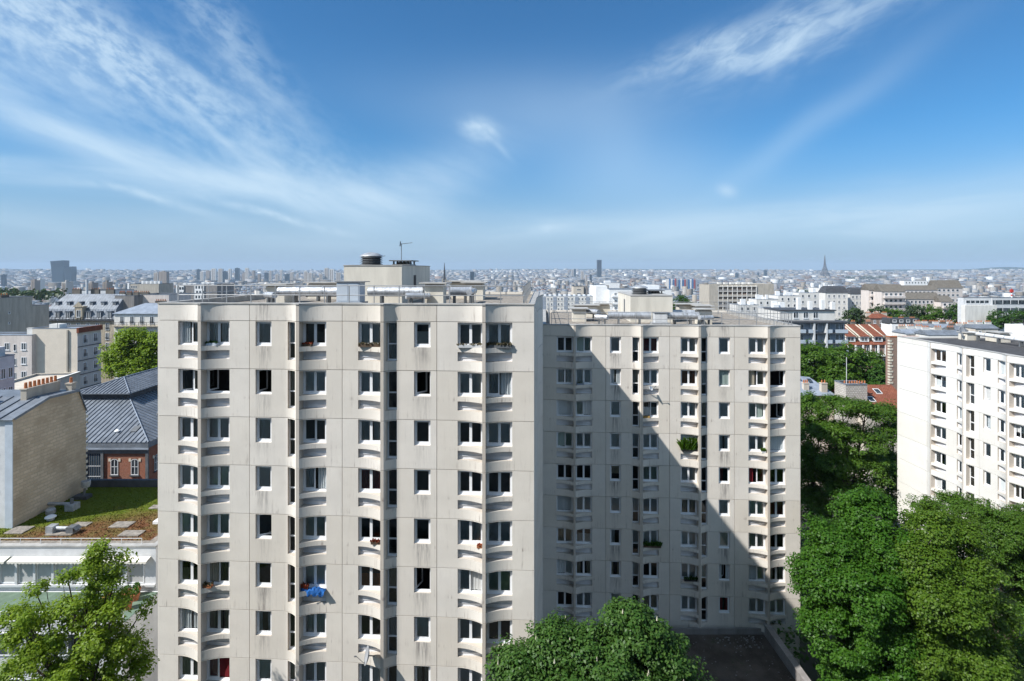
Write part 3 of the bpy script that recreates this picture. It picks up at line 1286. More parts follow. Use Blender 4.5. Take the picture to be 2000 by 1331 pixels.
YAW = -math.radians(3.35)
wantsA = {(7, 1): {'curtain': ('curtain_red', 'full')}, (0, 0): {'curtain': ('curtain_grey', 'sides'), 'open': (0.9, 0)},
          (0, 1): {'curtain': ('curtain_sheer', 'sides'), 'open': (0, 0)}, (0, 2): {'curtain': ('curtain_grey', 'full'), 'open': (0,)},
          (0, 4): {'curtain': ('', 'none'), 'open': (0, 0)}, (0, 5): {'curtain': ('curtain_sheer', 'full'), 'open': (0, 0)},
          (0, 7): {'curtain': ('curtain_white', 'half'), 'open': (0,)}, (0, 8): {'curtain': ('blind', 'blind'), 'open': (0, 0)},
          (0, 9): {'curtain': ('curtain_sheer', 'full'), 'open': (0, 0)},
          (1, 0): {'curtain': ('', 'none'), 'open': (.5, .2)}, (1, 1): {'curtain': ('', 'none'), 'open': (1.2, 1.5)},
          (1, 2): {'curtain': ('', 'none'), 'open': (1.4,)}, (1, 4): {'curtain': ('curtain_sheer', 'full'), 'open': (0, 0)},
          (1, 5): {'curtain': ('curtain_sheer', 'full'), 'open': (0, 0)}, (1, 7): {'curtain': ('', 'none'), 'open': (.9,)},
          (1, 8): {'curtain': ('curtain_sheer', 'full'), 'open': (0, 0)}, (1, 9): {'curtain': ('curtain_grey', 'sides'), 'open': (0, 1.2)},
          (2, 8): {'curtain': ('', 'none'), 'open': (0, 0)}, (2, 9): {'curtain': ('curtain_sheer', 'full'), 'open': (0, 0)},
          (2, 4): {'curtain': ('', 'none'), 'open': (.25, 0)}, (3, 4): {'curtain': ('curtain_sheer', 'sides'), 'open': (0, 1.3)},
          (3, 5): {'curtain': ('curtain_red', 'sides'), 'open': (0, 0)}, (3, 9): {'curtain': ('', 'none'), 'open': (0, 0)},
          (4, 5): {'curtain': ('', 'none'), 'open': (0, 0)}, (4, 7): {'curtain': ('', 'none'), 'open': (0,)},
          (4, 2): {'curtain': ('', 'none'), 'open': (.4,)}, (5, 7): {'curtain': ('', 'none'), 'open': (1.3,)},
          (6, 0): {'curtain': ('curtain_grey', 'sides'), 'open': (1.2, .6)}, (6, 9): {'curtain': ('', 'none'), 'open': (0, 0)},
          (5, 5): {'curtain': ('curtain_orange', 'half'), 'open': (0, 0)}}
wantsB = {(0, 4): {'curtain': ('curtain_red', 'full'), 'open': (0, 0)}, (4, 8): {'curtain': ('curtain_red', 'sides'), 'open': (.7, 0)},
          (4, 7): {'curtain': ('curtain_red', 'sides'), 'open': (0,)}, (1, 9): {'curtain': ('', 'none'), 'open': (1.2, 1.4)},
          (1, 8): {'curtain': ('curtain_cream', 'sides'), 'open': (1.2, 0)}, (2, 9): {'curtain': ('', 'none'), 'open': (.9, .9)},
          (1, 5): {'curtain': ('curtain_orange', 'sides'), 'open': (0, 0)}, (4, 0): {'curtain': ('', 'none'), 'open': (0, 0)},
          (4, 1): {'curtain': ('', 'none'), 'open': (0, 0)}, (0, 0): {'curtain': ('', 'none'), 'open': (0, 0)},
          (0, 8): {'curtain': ('curtain_white', 'full'), 'open': (0, 0)}, (0, 9): {'curtain': ('curtain_grey', 'full'), 'open': (0, 0)}}
GZ = 1.0
A, ztA, zrA = tower('apartment_tower', 'large cream concrete tower filling the middle, with folded bays and silver roof ducts',
                    (-20.05, 31.0), YAW, CZ - 1.88, GZ, 10, 8, 3, wantsA)
B, ztB, zrB = tower('apartment_tower', 'second cream concrete tower, half in shadow, set back beside the large one',
                    (2.57, 46.5), YAW, CZ - 4.63, GZ, 9, 9, 8, wantsB)

# things on the roof of the large tower
mushroom_vent(A, 9.55, 8.6, zrA + 2.575, 'domed louvred ventilator on the lift house of the large tower')
slab_vent(A, 12.0 - .6, 10.6, zrA + 2.575, 'flat slab exhaust on posts below the television antenna', 1.3, 2.0)
antenna(A, 11.45, 9.6, zrA + 2.9, 'television antenna on the lift house of the large tower')
duct(A, [(4.7, 4.7, zrA + .85), (9.1, 4.7, zrA + .85)], .30, 'dented silver roof duct left of the pale blue fan cabinet', zr=zrA)
duct(A, [(10.6, 4.7, zrA + .85), (14.15, 4.7, zrA + .85)], .30, 'silver roof duct running right from the pale blue fan cabinet', zr=zrA)
duct(A, [(4.75, 4.1, zrA + .62), (3.95, 4.6, zrA + .62)], .20, 'short silver duct stub at the left end of the roof duct', zr=zrA)
duct(A, [(13.3, 3.6, zrA + .62), (14.6, 4.3, zrA + .60)], .19, 'short capped duct stub in front of the cream block, large tower', zr=zrA)
duct(A, [(15.5, 6.4, zrA + .8), (16.9, 6.9, zrA + .8)], .30, 'grimy silver duct right of the cream block on the large tower', zr=zrA)
duct(A, [(16.9, 6.1, zrA + .75), (16.9, 8.6, zrA + .75)], .20, 'narrow silver duct with round end facing out, right side of large tower roof', zr=zrA)
duct(A, [(8.2, 8.5, zrA + .55), (4.9, 8.5, zrA + .55)], .24, 'rear silver duct left of the lift house on the large tower', zr=zrA)
cabinet(A, 10.0, 3.2, zrA, 'pale blue fan cabinet at the front roof edge of the large tower')
mushroom_vent(B, 9.6, 8.4, zrB + 2.575, 'domed louvred ventilator on the lift house of the set-back tower')
slab_vent(B, 11.3, 10.0, zrB + 2.575, 'flat slab exhaust on the lift house of the set-back tower', 1.4, 2.2)
duct(B, [(6.0, 4.0, zrB + .85), (9.8, 4.0, zrB + .85)], .31, 'silver roof duct left of the grey fan cabinet, set-back tower', zr=zrB)
duct(B, [(11.3, 4.0, zrB + .85), (14.1, 4.0, zrB + .85)], .31, 'silver roof duct right of the grey fan cabinet, set-back tower', zr=zrB)
duct(B, [(14.0, 3.3, zrB + .7), (15.3, 3.9, zrB + .7)], .20, 'short duct stub with round white end, set-back tower', zr=zrB)
duct(B, [(5.9, 3.3, zrB + .7), (4.9, 3.9, zrB + .7)], .22, 'short white duct stub at the left end, set-back tower', zr=zrB)
duct(B, [(12.7, 8.2, zrB + .8), (16.4, 8.2, zrB + .8)], .26, 'rear silver duct right of the lift house, set-back tower', zr=zrB)
duct(B, [(3.6, 9.3, zrB + .9), (5.4, 6.6, zrB + .9)], .24, 'slanting silver duct at the left rear, set-back tower', zr=zrB)
cabinet(B, 10.55, 3.4, zrB, 'grey-green fan cabinet on the roof of the set-back tower', 1.15, .9, .85, 'pale_paint')


def roof_cable(root, pts, zr, label):
    o = thing('roof_cable', label, 'cable', local_to_world(root, (pts[0][0], pts[0][1], zr)), root.rotation_euler.z)
    m = MB()
    p0 = Vector((pts[0][0], pts[0][1], 0))
    for a, b in zip(pts[:-1], pts[1:]):
        m.tube(Vector((a[0], a[1], .03)) - p0, Vector((b[0], b[1], .03)) - p0, .025, n=5)
    m.build('cable_run', 'black_metal', o)


roof_cable(A, [(10.6, 3.9), (11.4, 3.2), (12.6, 3.5), (13.4, 2.6), (14.4, 2.9), (16.2, 2.2)], zrA, 'black cable lying on the gravel right of the pale blue fan cabinet')
roof_cable(A, [(15.5, 3.4), (16.8, 3.0), (18.2, 3.6), (19.8, 3.1)], zrA, 'black cable on the gravel near the right roof corner of the large tower')
roof_cable(A, [(5.0, 3.4), (6.2, 2.7), (7.4, 3.2), (8.9, 2.8)], zrA, 'black cable on the gravel below the left roof duct of the large tower')
roof_cable(B, [(5.6, 3.0), (7.2, 2.3), (8.8, 2.7), (9.6, 2.2)], zrB, 'black cable on the gravel left of the grey fan cabinet, set-back tower')
roof_cable(B, [(11.5, 2.6), (13.0, 2.2), (14.4, 2.9), (16.4, 2.3)], zrB, 'black cable on the gravel right of the grey fan cabinet, set-back tower')
antenna(A, 9.0, 12.5, zrA + 2.575, 'thin rear aerial behind the domed ventilator of the large tower', .7, .45)

# ---------------------------------------------------------------- window sills: boxes, plants, washing, dish
def planter(root, s0, s1, z, label, out=.30, mat='brown_wood', plant='dry_plant', n=60, h=.16, seed=0, sil=0):
    r = random.Random(seed)
    o = thing('window_box', label, 'window box', local_to_world(root, ((s0 + s1) / 2, -out + .10, z)), root.rotation_euler.z)
    w = s1 - s0
    m = MB()
    m.box(-w / 2, w / 2, -.13, -.10, 0, .15)
    m.box(-w / 2, w / 2, .10, .13, 0, .15)
    m.box(-w / 2, -w / 2 + .03, -.10, .10, 0, .15)
    m.box(w / 2 - .03, w / 2, -.10, .10, 0, .15)
    m.box(-w / 2 + .03, w / 2 - .03, -.10, .10, 0, .12)
    m.build('box', mat, o)
    m = MB()
    for k in range(n):
        x, y = r.uniform(-w / 2, w / 2), r.uniform(-.13, .12)
        a, t = r.uniform(0, 6.28), r.uniform(-.8, .8)
        hh = h * r.uniform(.5, 1.4)
        d = Vector((math.cos(a), math.sin(a), 0)) * .045
        tp = Vector((x + math.sin(t) * hh * .8, y - abs(math.sin(a)) * .06, .13 + hh * math.cos(t)))
        b = Vector((x, y, .11))
        m.poly([b - d, b + d, tp + d * .8, tp - d * .8])
    m.build('plants', plant, o)
    return o


ZA = lambda k, d: ztA - PAR - k * SH - d
ZB = lambda k, d: ztB - PAR - k * SH - d
planter(A, 11.62, 12.86, ZA(0, 1.40), 'weathered window box below top-floor bay window, third bay of the large tower', .12, h=.10, seed=1)
planter(A, 17.12, 18.45, ZA(0, 1.40), 'white-railed window box left of the last fin, top floor of the large tower', .12, 'pale_paint', n=40, h=.10, seed=2)
planter(A, 18.72, 20.08, ZA(0, 1.40), 'window box with dry tangled plants at the right end, top floor of large tower', .12, 'steel_grey', n=130, h=.14, seed=3)
planter(A, 2.9, 3.5, ZA(0, 1.40), 'dark bundle in a box on the top-left sill of the large tower', .10, 'cabinet_blue', 'leaf_dark', 60, .10, seed=4)
planter(A, 8.45, 8.95, ZA(0, 1.40), 'small box of dark red plants, top floor, second bay of the large tower', .12, 'brown_wood', 'red_flower', 50, .09, seed=5)
planter(A, 12.35, 12.85, ZA(4, 1.40), 'small box of dry brown leaves on a middle sill of the large tower', .25, 'brown_wood', 'red_flower', 50, .10, seed=6)
planter(A, 18.2, 18.48, ZA(4, 1.40), 'tiny terracotta pot on a sill beside the last fin of the large tower', .32, 'terracotta', 'red_flower', 20, .08, seed=7)
planter(A, 2.84, 3.3, ZA(5, 1.40), 'row of small pots behind the first fin of the large tower', .26, 'terracotta', 'dry_plant', 40, .13, seed=8)
planter(B, 8.5, 9.9, ZB(6, 1.40), 'leafy green window box in the shade of the set-back tower', .20, 'brown_wood', 'leaf_maple', 240, .28, seed=9)
planter(B, 11.6, 12.85, ZB(3, 1.40), 'black window box with tall climbing plants, half in sun', .20, 'black_metal', 'leaf_lime', 260, .75, seed=10)
planter(B, 18.1, 18.4, ZB(3, 1.40), 'small pot with pale flowers beside the last fin of the set-back tower', .25, 'pale_paint', 'leaf_lime', 60, .2, seed=11)
planter(B, 11.8, 12.85, ZB(7, 1.40), 'dark window box behind a small rail near the foot of the set-back tower', .22, 'black_metal', 'leaf_dark', 150, .18, seed=12)
planter(B, 2.9, 3.5, ZB(1, 1.40), 'small purple-blue bundle on a shaded sill of the set-back tower', .10, 'wall_blue_grey', 'leaf_dark', 30, .08, seed=14)
planter(B, 8.45, 9.0, ZB(2, 1.40), 'small orange box on a sill above the shadow edge, set-back tower', .10, 'ochre', 'dry_plant', 20, .07, seed=13)


def heap(name, label, cat, p, w, d, h, mat, seed, rz=0, drop=.25):
    """crumpled cloth thrown over a ledge"""
    r = random.Random(seed)
    v, f = [], []
    nx, ny = 16, 9
    for j in range(ny + 1):
        for i in range(nx + 1):
            x, t = -w / 2 + w * i / nx, j / ny
            e = math.sin(math.pi * i / nx) ** .6
            if t < .6:
                y, z = d / 2 - d * t / .6, h * e * math.sin(math.pi * min(1, t / .45 + .25) * .5) * (.55 + .45 * math.sin(i * 1.7 + j)) + .02
            else:
                y, z = -d / 2 - .03 * math.sin(i * 1.3), .02 - drop * (t - .6) / .4 * (.4 + .6 * abs(math.sin(i * .55 + .7)))
            v.append((x + r.uniform(-.02, .02), y + r.uniform(-.02, .02), z + r.uniform(-.02, .02)))
    for j in range(ny):
        for i in range(nx):
            a = j * (nx + 1) + i
            f.append((a, a + nx + 1, a + nx + 2, a + 1))
    o = put(name, mesh_from(name, v, f, [mat], smooth=True), None, p, rz)
    return tag(o, label, cat)


heap('laundry', 'crumpled bright blue cloth hanging over a sill of the large tower', 'laundry',
     local_to_world(A, (9.25, -.14, ZA(5, 1.40))), 1.0, .30, .22, 'laundry_blue', 3, YAW, .30)
planter(A, 8.4, 8.75, ZA(5, 1.40), 'dark blue pot with flowers beside the blue cloth', .22, 'laundry_blue', 'red_flower', 60, .2, seed=15)
dish('satellite_dish', 'grey satellite dish below a low bay window of the large tower', local_to_world(A, (12.3, -.75, ZA(6, 1.75))),
     (-.93, -.30, .25), .46, .55)
dish('satellite_dish', 'small white dish rod below the shadow edge on the set-back tower', local_to_world(B, (9.0, -.50, ZB(1, 1.55))),
     (.6, -.6, .5), .20, .4, 'white_frame')

# ---------------------------------------------------------------- podium terrace in front of the set-back tower
m = MB()
m.box(1.5, 20.8, 22, 47.0, 1.2, CZ - 30.1)
po = thing('podium', 'dark gravel terrace at the foot of the set-back tower', 'terrace')
m.build('deck', 'podium_deck', po)
m = MB()
m.box(20.8, 21.15, 22, 45.2, 1.2, CZ - 29.2)
m.box(20.72, 21.22, 22, 45.2, CZ - 29.2, CZ - 29.12)
m.build('side_wall', 'plaster_grey', po)
m = MB()
m.box(13.0, 20.8, 45.25, 45.40, CZ - 30.1, CZ - 29.6)
m.build('kerb', 'plaster_grey', po)
r_ = random.Random(4)
m = MB()
for k in range(120):
    x, y = 10 + 10.6 * r_.random() ** .7, 34 + 11 * r_.random() ** .6
    s_ = r_.uniform(.015, .05)
    m.box(x - s_, x + s_, y - s_ * .7, y + s_ * .7, CZ - 30.099, CZ - 30.08 + s_ * .4)
for k in range(40):
    x, y = 16.5 + 3.6 * r_.random(), 43.6 + 1.4 * r_.random()
    s_ = r_.uniform(.02, .07)
    m.box(x - s_, x + s_, y - s_ * .6, y + s_ * .6, CZ - 30.099, CZ - 30.07 + s_ * .8)
lit = m.build('litter', 'plaster_grey', po)
lit['kind'] = 'stuff'


# ---------------------------------------------------------------- white tower on the right
CF = Facade(
    [(5.30, 5.44, 4.3, 7.3, .30), (9.48, 9.62, 8.3, 10.9, .36), (14.25, 14.40, 12.9, 15.9, .40), (19.6, 19.75, 18.5, 21.0, .36)],
    [(5.44, 7.05, 'win'), (8.40, 9.35, 'win'), (9.80, 10.50, 'slit'), (11.45, 12.25, 'single'), (12.98, 14.1, 'win'),
     (14.5, 15.6, 'win'), (17.0, 17.9, 'single'), (18.6, 19.5, 'win')],
    [0, 4.6, 11.0, 16.2, 22.0])
CZT = CZ - 7.72
cyaw = math.radians(-89.0)
CC = thing('apartment_tower', 'bright white concrete tower at the right edge with a dark roof', 'apartment block', (45.0, 64.0, 0), cyaw)
facade_storeys(CC, CF, 8, CZT, 'concrete_white', random.Random(21), {(0, 0): {'curtain': ('curtain_orange', 'full'), 'open': (0, 0)}}, 7, 'white', .62)
coping(CC, CF, CZT, 22.0)
m = MB()
for k in range(8):                                            # fine ribs cast into the blank end panels
    for i in range(24):
        x = .35 + i * .17
        m.box(x, x + .05, -.018, 0, CZT - .62 - (k + 1) * SH + .06, CZT - .62 - k * SH - .06, 0, 'b')
rb = m.build('panel_ribs', 'concrete_white', CC)
rb['kind'] = 'stuff'
MB().box(0, 22, 15.75, 16, 0, CZT).build('back_wall', 'concrete_white', CC)
MB().box(-.0, .2, .02, 15.75, 0, CZT - .02).build('end_wall', 'concrete_white', CC)
MB().box(21.8, 22.0, .02, 15.75, 0, CZT - .02).build('end_wall', 'concrete_white', CC)
MB().box(.05, 21.75, .12, 1.2, 0, CZT - .62 - 8 * SH - .02).build('base_wall', 'concrete_white', CC)
MB().box(.4, 21.6, 1.9, 15.6, 0, CZT - .5).build('core', 'room_painted_dark', CC)
for k in range(9):
    z = CZT - .62 - k * SH
    MB().box(.22, 21.7, .29, 1.89, z - .12, z + .10).build('floor_slab', 'slab', CC)
for s in (5.2, 7.7, 11.0, 12.6, 16.3):
    MB().box(s - .06, s + .06, .3, 1.89, 0, CZT - .85).build('partition', 'room_painted_dark', CC)
CR = CZT - .22
MB().box(.2, 21.8, .30, 15.75, CR - .2, CR).build('roof', 'dark_gravel', CC)
MB().box(1.0, 12, 11.8, 15.6, CR, CR + 1.75, 0, 'u').build('lift_house', 'white_paint', CC)
railing(CC, (1.4, 12.2, CR + 1.75), (11.8, 12.2, CR + 1.75), 7, .62, .3, .03, 'black_metal')
for s, t, w, d, h in ((3.2, 9.0, 1.8, 1.2, .9), (6.2, 10.4, 1.4, 1.0, .8), (9.5, 9.6, 2.2, 1.0, .8), (1.6, 6.9, 1.2, 1.0, .7)):
    chimney_block(CC, s, t, w, d, h, CR, .12)
duct(CC, [(1.2, 7.4, CR + .75), (14.0, 7.4, CR + .75)], .20, 'long white pipe duct along the roof of the white tower', zr=CR, mat='pale_paint')
dish('satellite_dish', 'grey roof dish beside the white pipe, farther one on the white tower', local_to_world(CC, (1.7, 6.3, CR + .95)), (.35, -.9, .35), .62, .5, mast=.95)
dish('satellite_dish', 'grey roof dish beside the white pipe, nearer one on the white tower', local_to_world(CC, (11.2, 6.8, CR + .9)), (.35, -.9, .35), .60, .5, mast=.9)
antenna(CC, 10.4, 6.6, CR, 'thin mast antenna on the roof of the white tower', 1.5, .4)

# ---------------------------------------------------------------- general houses
def win_mesh(w, h, rail=False, style='sash'):
    def mk():
        m = MB()
        b = min(.09, w * .09)
        ring(m, w, h, b, -.06, .0, b, 0)
        m.box(-w / 2 - .06, w / 2 + .06, -.14, .0, -.07, -.003, 0)
        if style == 'sash':
            m.box(-b * .45, b * .45, -.045, -.012, b, h - b, 0)
        m.poly([(-w / 2 + b, -.012, b), (w / 2 - b, -.012, b), (w / 2 - b, -.012, h - b), (-w / 2 + b, -.012, h - b)], 1)
        if rail:
            m.box(-w / 2 - .05, w / 2 + .05, -.20, -.17, h * .36, h * .36 + .05, 2)
            for k in range(9):
                x = -w / 2 + w * k / 8
                m.box(x - .012, x + .012, -.195, -.175, 0, h * .36, 2)
        return m.mesh('window', ['white_frame', 'far_glass', 'black_metal'])
    return shared(('gw', round(w, 2), round(h, 2), rail, style), mk)


def wins(root, face, W, D, x0, x1, cols, ztop, pitch, rows, w, h, rail=False, style='sash', skip=()):
    me = win_mesh(w, h, rail, style)
    for r in range(rows):
        for c in range(cols):
            if (r, c) in skip:
                continue
            x = x0 + (x1 - x0) * ((c + .5) / cols)
            z = ztop - r * pitch - h
            if face == 'front':
                put('window', me, root, (x, -.003, z))
            elif face == 'right':
                put('window', me, root, (W + .003, x, z), math.pi / 2)
            else:
                put('window', me, root, (-.003, x, z), -math.pi / 2)


def chimney(root, x, y, z, w, d, h, pots, mat='plaster_cream'):
    m = MB()
    m.box(x - w / 2, x + w / 2, y - d / 2, y + d / 2, z, z + h, 0, 'u')
    m.box(x - w / 2 - .06, x + w / 2 + .06, y - d / 2 - .06, y + d / 2 + .06, z + h, z + h + .1, 0)
    o = m.build('chimney_stack', mat, root)
    for k in range(pots):
        t = (k + .5) / pots - .5
        px, py = (x + t * w, y) if w > d else (x, y + t * d)
        MB().tube((px, py, z + h + .1), (px, py, z + h + .58), .125, .10, 8).build('chimney_pot', 'terracotta', o)
    return o


def roof_part(root, W, D, H, kind, mat, rise, over=.25, axis='x'):
    m = MB()
    a, b, c, d = -over, W + over, -over, D + over
    z0, z1 = H, H + rise
    if kind == 'flat':
        m.box(.15, W - .15, .15, D - .15, H - .35, H - .30)
        m.box(-.05, W + .05, -.05, .18, H - .02, H + .10)
        m.box(-.05, W + .05, D - .18, D + .05, H - .02, H + .10)
        m.box(-.05, .18, .18, D - .18, H - .02, H + .10)
        m.box(W - .18, W + .05, .18, D - .18, H - .02, H + .10)
    elif kind == 'gable':
        if axis == 'x':
            y = D / 2
            m.poly([(a, c, z0), (b, c, z0), (b, y, z1), (a, y, z1)])
            m.poly([(b, d, z0), (a, d, z0), (a, y, z1), (b, y, z1)])
            m.poly([(a, d, z0), (a, c, z0), (a, y, z1)])
            m.poly([(b, c, z0), (b, d, z0), (b, y, z1)])
        else:
            x = W / 2
            m.poly([(a, d, z0), (a, c, z0), (x, c, z1), (x, d, z1)])
            m.poly([(b, c, z0), (b, d, z0), (x, d, z1), (x, c, z1)])
            m.poly([(a, c, z0), (b, c, z0), (x, c, z1)])
            m.poly([(b, d, z0), (a, d, z0), (x, d, z1)])
        m.poly([(a, d, z0 - .003), (b, d, z0 - .003), (b, c, z0 - .003), (a, c, z0 - .003)])
    else:
        k = {'hip': .5, 'mansard': .24}[kind]
        i = min(W, D) * k if kind == 'hip' else rise * .42
        zz = z1
        m.poly([(a, c, z0), (b, c, z0), (b - i, c + i, zz), (a + i, c + i, zz)])
        m.poly([(b, d, z0), (a, d, z0), (a + i, d - i, zz), (b - i, d - i, zz)])
        m.poly([(a, d, z0), (a, c, z0), (a + i, c + i, zz), (a + i, d - i, zz)])
        m.poly([(b, c, z0), (b, d, z0), (b - i, d - i, zz), (b - i, c + i, zz)])
        if kind == 'mansard':
            yc = (c + d) / 2
            m.poly([(a + i, c + i, zz), (b - i, c + i, zz), (b - i, yc, zz + .7), (a + i, yc, zz + .7)])
            m.poly([(b - i, d - i, zz), (a + i, d - i, zz), (a + i, yc, zz + .7), (b - i, yc, zz + .7)])
            m.poly([(a + i, d - i, zz), (a + i, c + i, zz), (a + i, yc, zz + .7)])
            m.poly([(b - i, c + i, zz), (b - i, d - i, zz), (b - i, yc, zz + .7)])
        m.poly([(a, d, z0 - .003), (b, d, z0 - .003), (b, c, z0 - .003), (a, c, z0 - .003)])
    return m.build('roof', mat, root)


FOOT = []


def house(name, label, cat, px0, px1, D, ytop, depth, wall, roof='flat', rmat='zinc', rise=2.0, yaw=0.0, zb=None, group=None, over=.25, anchor='left'):
    """block whose front wall spans px0..px1 at distance D and is ytop high at the eaves"""
    x0 = X(px0, D)
    W = (px1 - px0) / F * D / max(.2, math.cos(yaw))
    zt = Z(ytop, D)
    if zb is None:
        zb = float(T(x0 + W / 2, D + depth / 2)) - 1.5
    y0 = D
    if anchor == 'right':
        x0, y0 = X(px1, D) - W * math.cos(yaw), D - W * math.sin(yaw)
    o = thing(name, label, cat, (x0, y0, zb), yaw, group)
    H = zt - zb
    m = MB()
    m.box(0, W, 0, depth, 0, H, 0, 't')
    m.build('wall', wall, o)
    if roof:
        roof_part(o, W, depth, H, roof, rmat, rise, over)
    FOOT.append((x0 + W / 2, D + depth / 2, max(W, depth) * .62 + 3))
    return o, W, H


def band(root, W, D, z, h=.25, p=.12, mat='limestone_trim', name='cornice', sides=True):
    m = MB()
    m.box(-p, W + p, -p, 0, z, z + h)
    if sides:
        m.box(W, W + p, 0, D, z, z + h)
        m.box(-p, 0, 0, D, z, z + h)
    return m.build(name, mat, root)


# ---------------- left: planted-roof school
SX0, SX1, SD, SZ = -48.0, -26.0, 40.0, CZ - 20.2
sch = thing('school_building', 'low white building with planted roof behind the feathery young tree', 'building', (SX0, SD, 0))
SW = SX1 - SX0
MB().box(0, SW, 0, 11.4, 0, SZ - .02, 0, 't').build('wall', 'pale_paint', sch)
m = MB()
m.box(.35, SW - .35, .35, 11.2, SZ - .4, SZ - .05)
m.build('planted_roof', 'sedum', sch)
m = MB()
m.box(-.05, SW + .06, -.06, .35, SZ - .02, SZ + .10)
m.box(SW - .35, SW + .06, .35, 11.4, SZ - .02, SZ + .10)
m.build('parapet', 'coping', sch)
m = MB()
m.box(8.0, SW + .06, 11.05, 11.40, SZ - .02, SZ + .62)
m.build('back_upstand', 'slate_dark', sch)
m = MB()
m.box(0, SW, .352, .9, SZ - .05, SZ + .01)
m.box(SW - 1.0, SW - .352, .9, 11.0, SZ - .05, SZ + .01)
g1 = m.build('gravel_margin', 'gravel_roof', sch)
# blades and sedum tufts
rr = np.random.RandomState(3)
N = 16000
tx = rr.uniform(.8, SW - 1.1, N)
ty = rr.uniform(.95, 10.95, N)
ang = rr.uniform(0, 6.283, N)
hh = rr.uniform(.03, .10, N)
wd = rr.uniform(.03, .07, N)
vv_ = np.zeros((N, 3, 3))
vv_[:, 0] = np.stack([tx - np.cos(ang) * wd, ty - np.sin(ang) * wd, np.full(N, SZ - .06)], 1)
vv_[:, 1] = np.stack([tx + np.cos(ang) * wd, ty + np.sin(ang) * wd, np.full(N, SZ - .06)], 1)
vv_[:, 2] = np.stack([tx + rr.uniform(-.06, .06, N), ty + rr.uniform(-.06, .06, N), SZ - .05 + hh], 1)
tf = put('sedum_tufts', mesh_from('sedum_tufts', vv_.reshape(-1, 3).tolist(), np.arange(N * 3).reshape(-1, 3).tolist(), ['sedum']), sch)
tf['kind'] = 'stuff'
# upper windows with roller blinds, awnings above
for k in range(16):
    x = SW - .75 - 1.335 * (k + .5)
    m = MB()
    ring(m, 1.13, 1.62, .05, -.03, .03)
    o = m.build('window', 'white_frame', sch, loc=(x, -.005, SZ - 2.62))
    MB().box(-.5, .5, -.01, .005, .42, 1.57).build('roller_blind', 'blind_grey', o)
    MB().box(-.5, .5, -.004, .006, .05, .42).build('pane', 'blind_grey', o)
    MB().box(x - .667 - .085, x - .667 + .085, -.16, -.001, SZ - 2.75, SZ - .95).build('pier', 'pale_paint', sch)
MB().box(0, SW, -.22, -.001, SZ - 2.83, SZ - 2.68).build('sill_band', 'pale_paint', sch)
for a0, a1 in ((SW - 10.4, SW - .35), (SW - 21.2, SW - 10.6)):
    m = MB()
    zz = SZ - .68
    m.poly([(a0, -.55, zz - .13), (a1, -.55, zz - .13), (a1, -.02, zz), (a0, -.02, zz)])
    n = int((a1 - a0) / .26)
    for k in range(n):
        xa, xb = a0 + (a1 - a0) * k / n, a0 + (a1 - a0) * (k + 1) / n
        xm = (xa + xb) / 2
        m.poly([(xa, -.55, zz - .24), (xm, -.55, zz - .31), (xb, -.55, zz - .24), (xb, -.55, zz - .13), (xa, -.55, zz - .13)])
    m.build('awning', 'awning', sch)
# terrace storey in front
MB().box(0, SW + .3, -3.8, 0, 0, SZ - 3.2).build('terrace_storey', 'pale_paint', sch)
MB().box(.02, SW + .28, -3.6, -.23, SZ - 3.2, SZ - 3.17).build('terrace_floor', 'green_floor', sch)
railing(sch, (0, -3.65, SZ - 3.2), (SW + .2, -3.65, SZ - 3.2), 16, .72, .12, .022, 'white_paint', bars=150)
for r in range(2):
    for k in range(11):
        x = SW - .4 - 1.95 * (k + .5)
        z = SZ - 3.75 - r * 3.0
        m = MB()
        ring(m, 1.7, 1.5, .07, -.03, .05)
        m.box(-.035, .035, -.03, .05, .07, 1.43)
        o = m.build('window', 'white_frame', sch, loc=(x, -3.84, z - 1.5))
        MB().box(-.78, -.04, -.005, .01, .07, 1.43).build('pane', 'far_glass', o)
        MB().box(.04, .78, -.005, .01, .07, 1.43).build('pane', 'far_glass', o)
# low rail at the roof's front edge
railing(sch, (0, .25, SZ + .08), (SW - 1.2, .25, SZ + .08), 14, .42, .40, .016, 'pale_paint', name='roof_rail')
for q in range(2):
    m = MB()
    w0 = (7.0, 3.6)[q]
    m.box(SW - 2.6, SW - .7, w0, w0 + 1.5, SZ - .03, SZ + .18)
    o = m.build('skylight', 'white_paint', sch)
    m = MB()
    m.poly([(SW - 2.5, w0 + .1, SZ + .18), (SW - .8, w0 + .1, SZ + .18), (SW - 1.65, w0 + .75, SZ + .62)])
    m.poly([(SW - .8, w0 + .1, SZ + .18), (SW - .8, w0 + 1.4, SZ + .18), (SW - 1.65, w0 + .75, SZ + .62)])
    m.poly([(SW - .8, w0 + 1.4, SZ + .18), (SW - 2.5, w0 + 1.4, SZ + .18), (SW - 1.65, w0 + .75, SZ + .62)])
    m.poly([(SW - 2.5, w0 + 1.4, SZ + .18), (SW - 2.5, w0 + .1, SZ + .18), (SW - 1.65, w0 + .75, SZ + .62)])
    m.build('pyramid_light', 'pale_paint', o)
for gx, gy, gw, gd in ((16.3, 3.0, 1.5, 1.0), (13.2, 3.2, 1.2, .7), (18.0, 1.6, 1.6, .9), (9.0, 2.0, 1.4, 1.2), (17.2, 6.4, 1.1, .7)):
    MB().box(gx, gx + gw, gy, gy + gd, SZ - .04, SZ + .03).build('gravel_patch', 'gravel_roof', sch)


def wl(x, y, z=0):
    return (SX0 + x, SD + y, SZ + z)


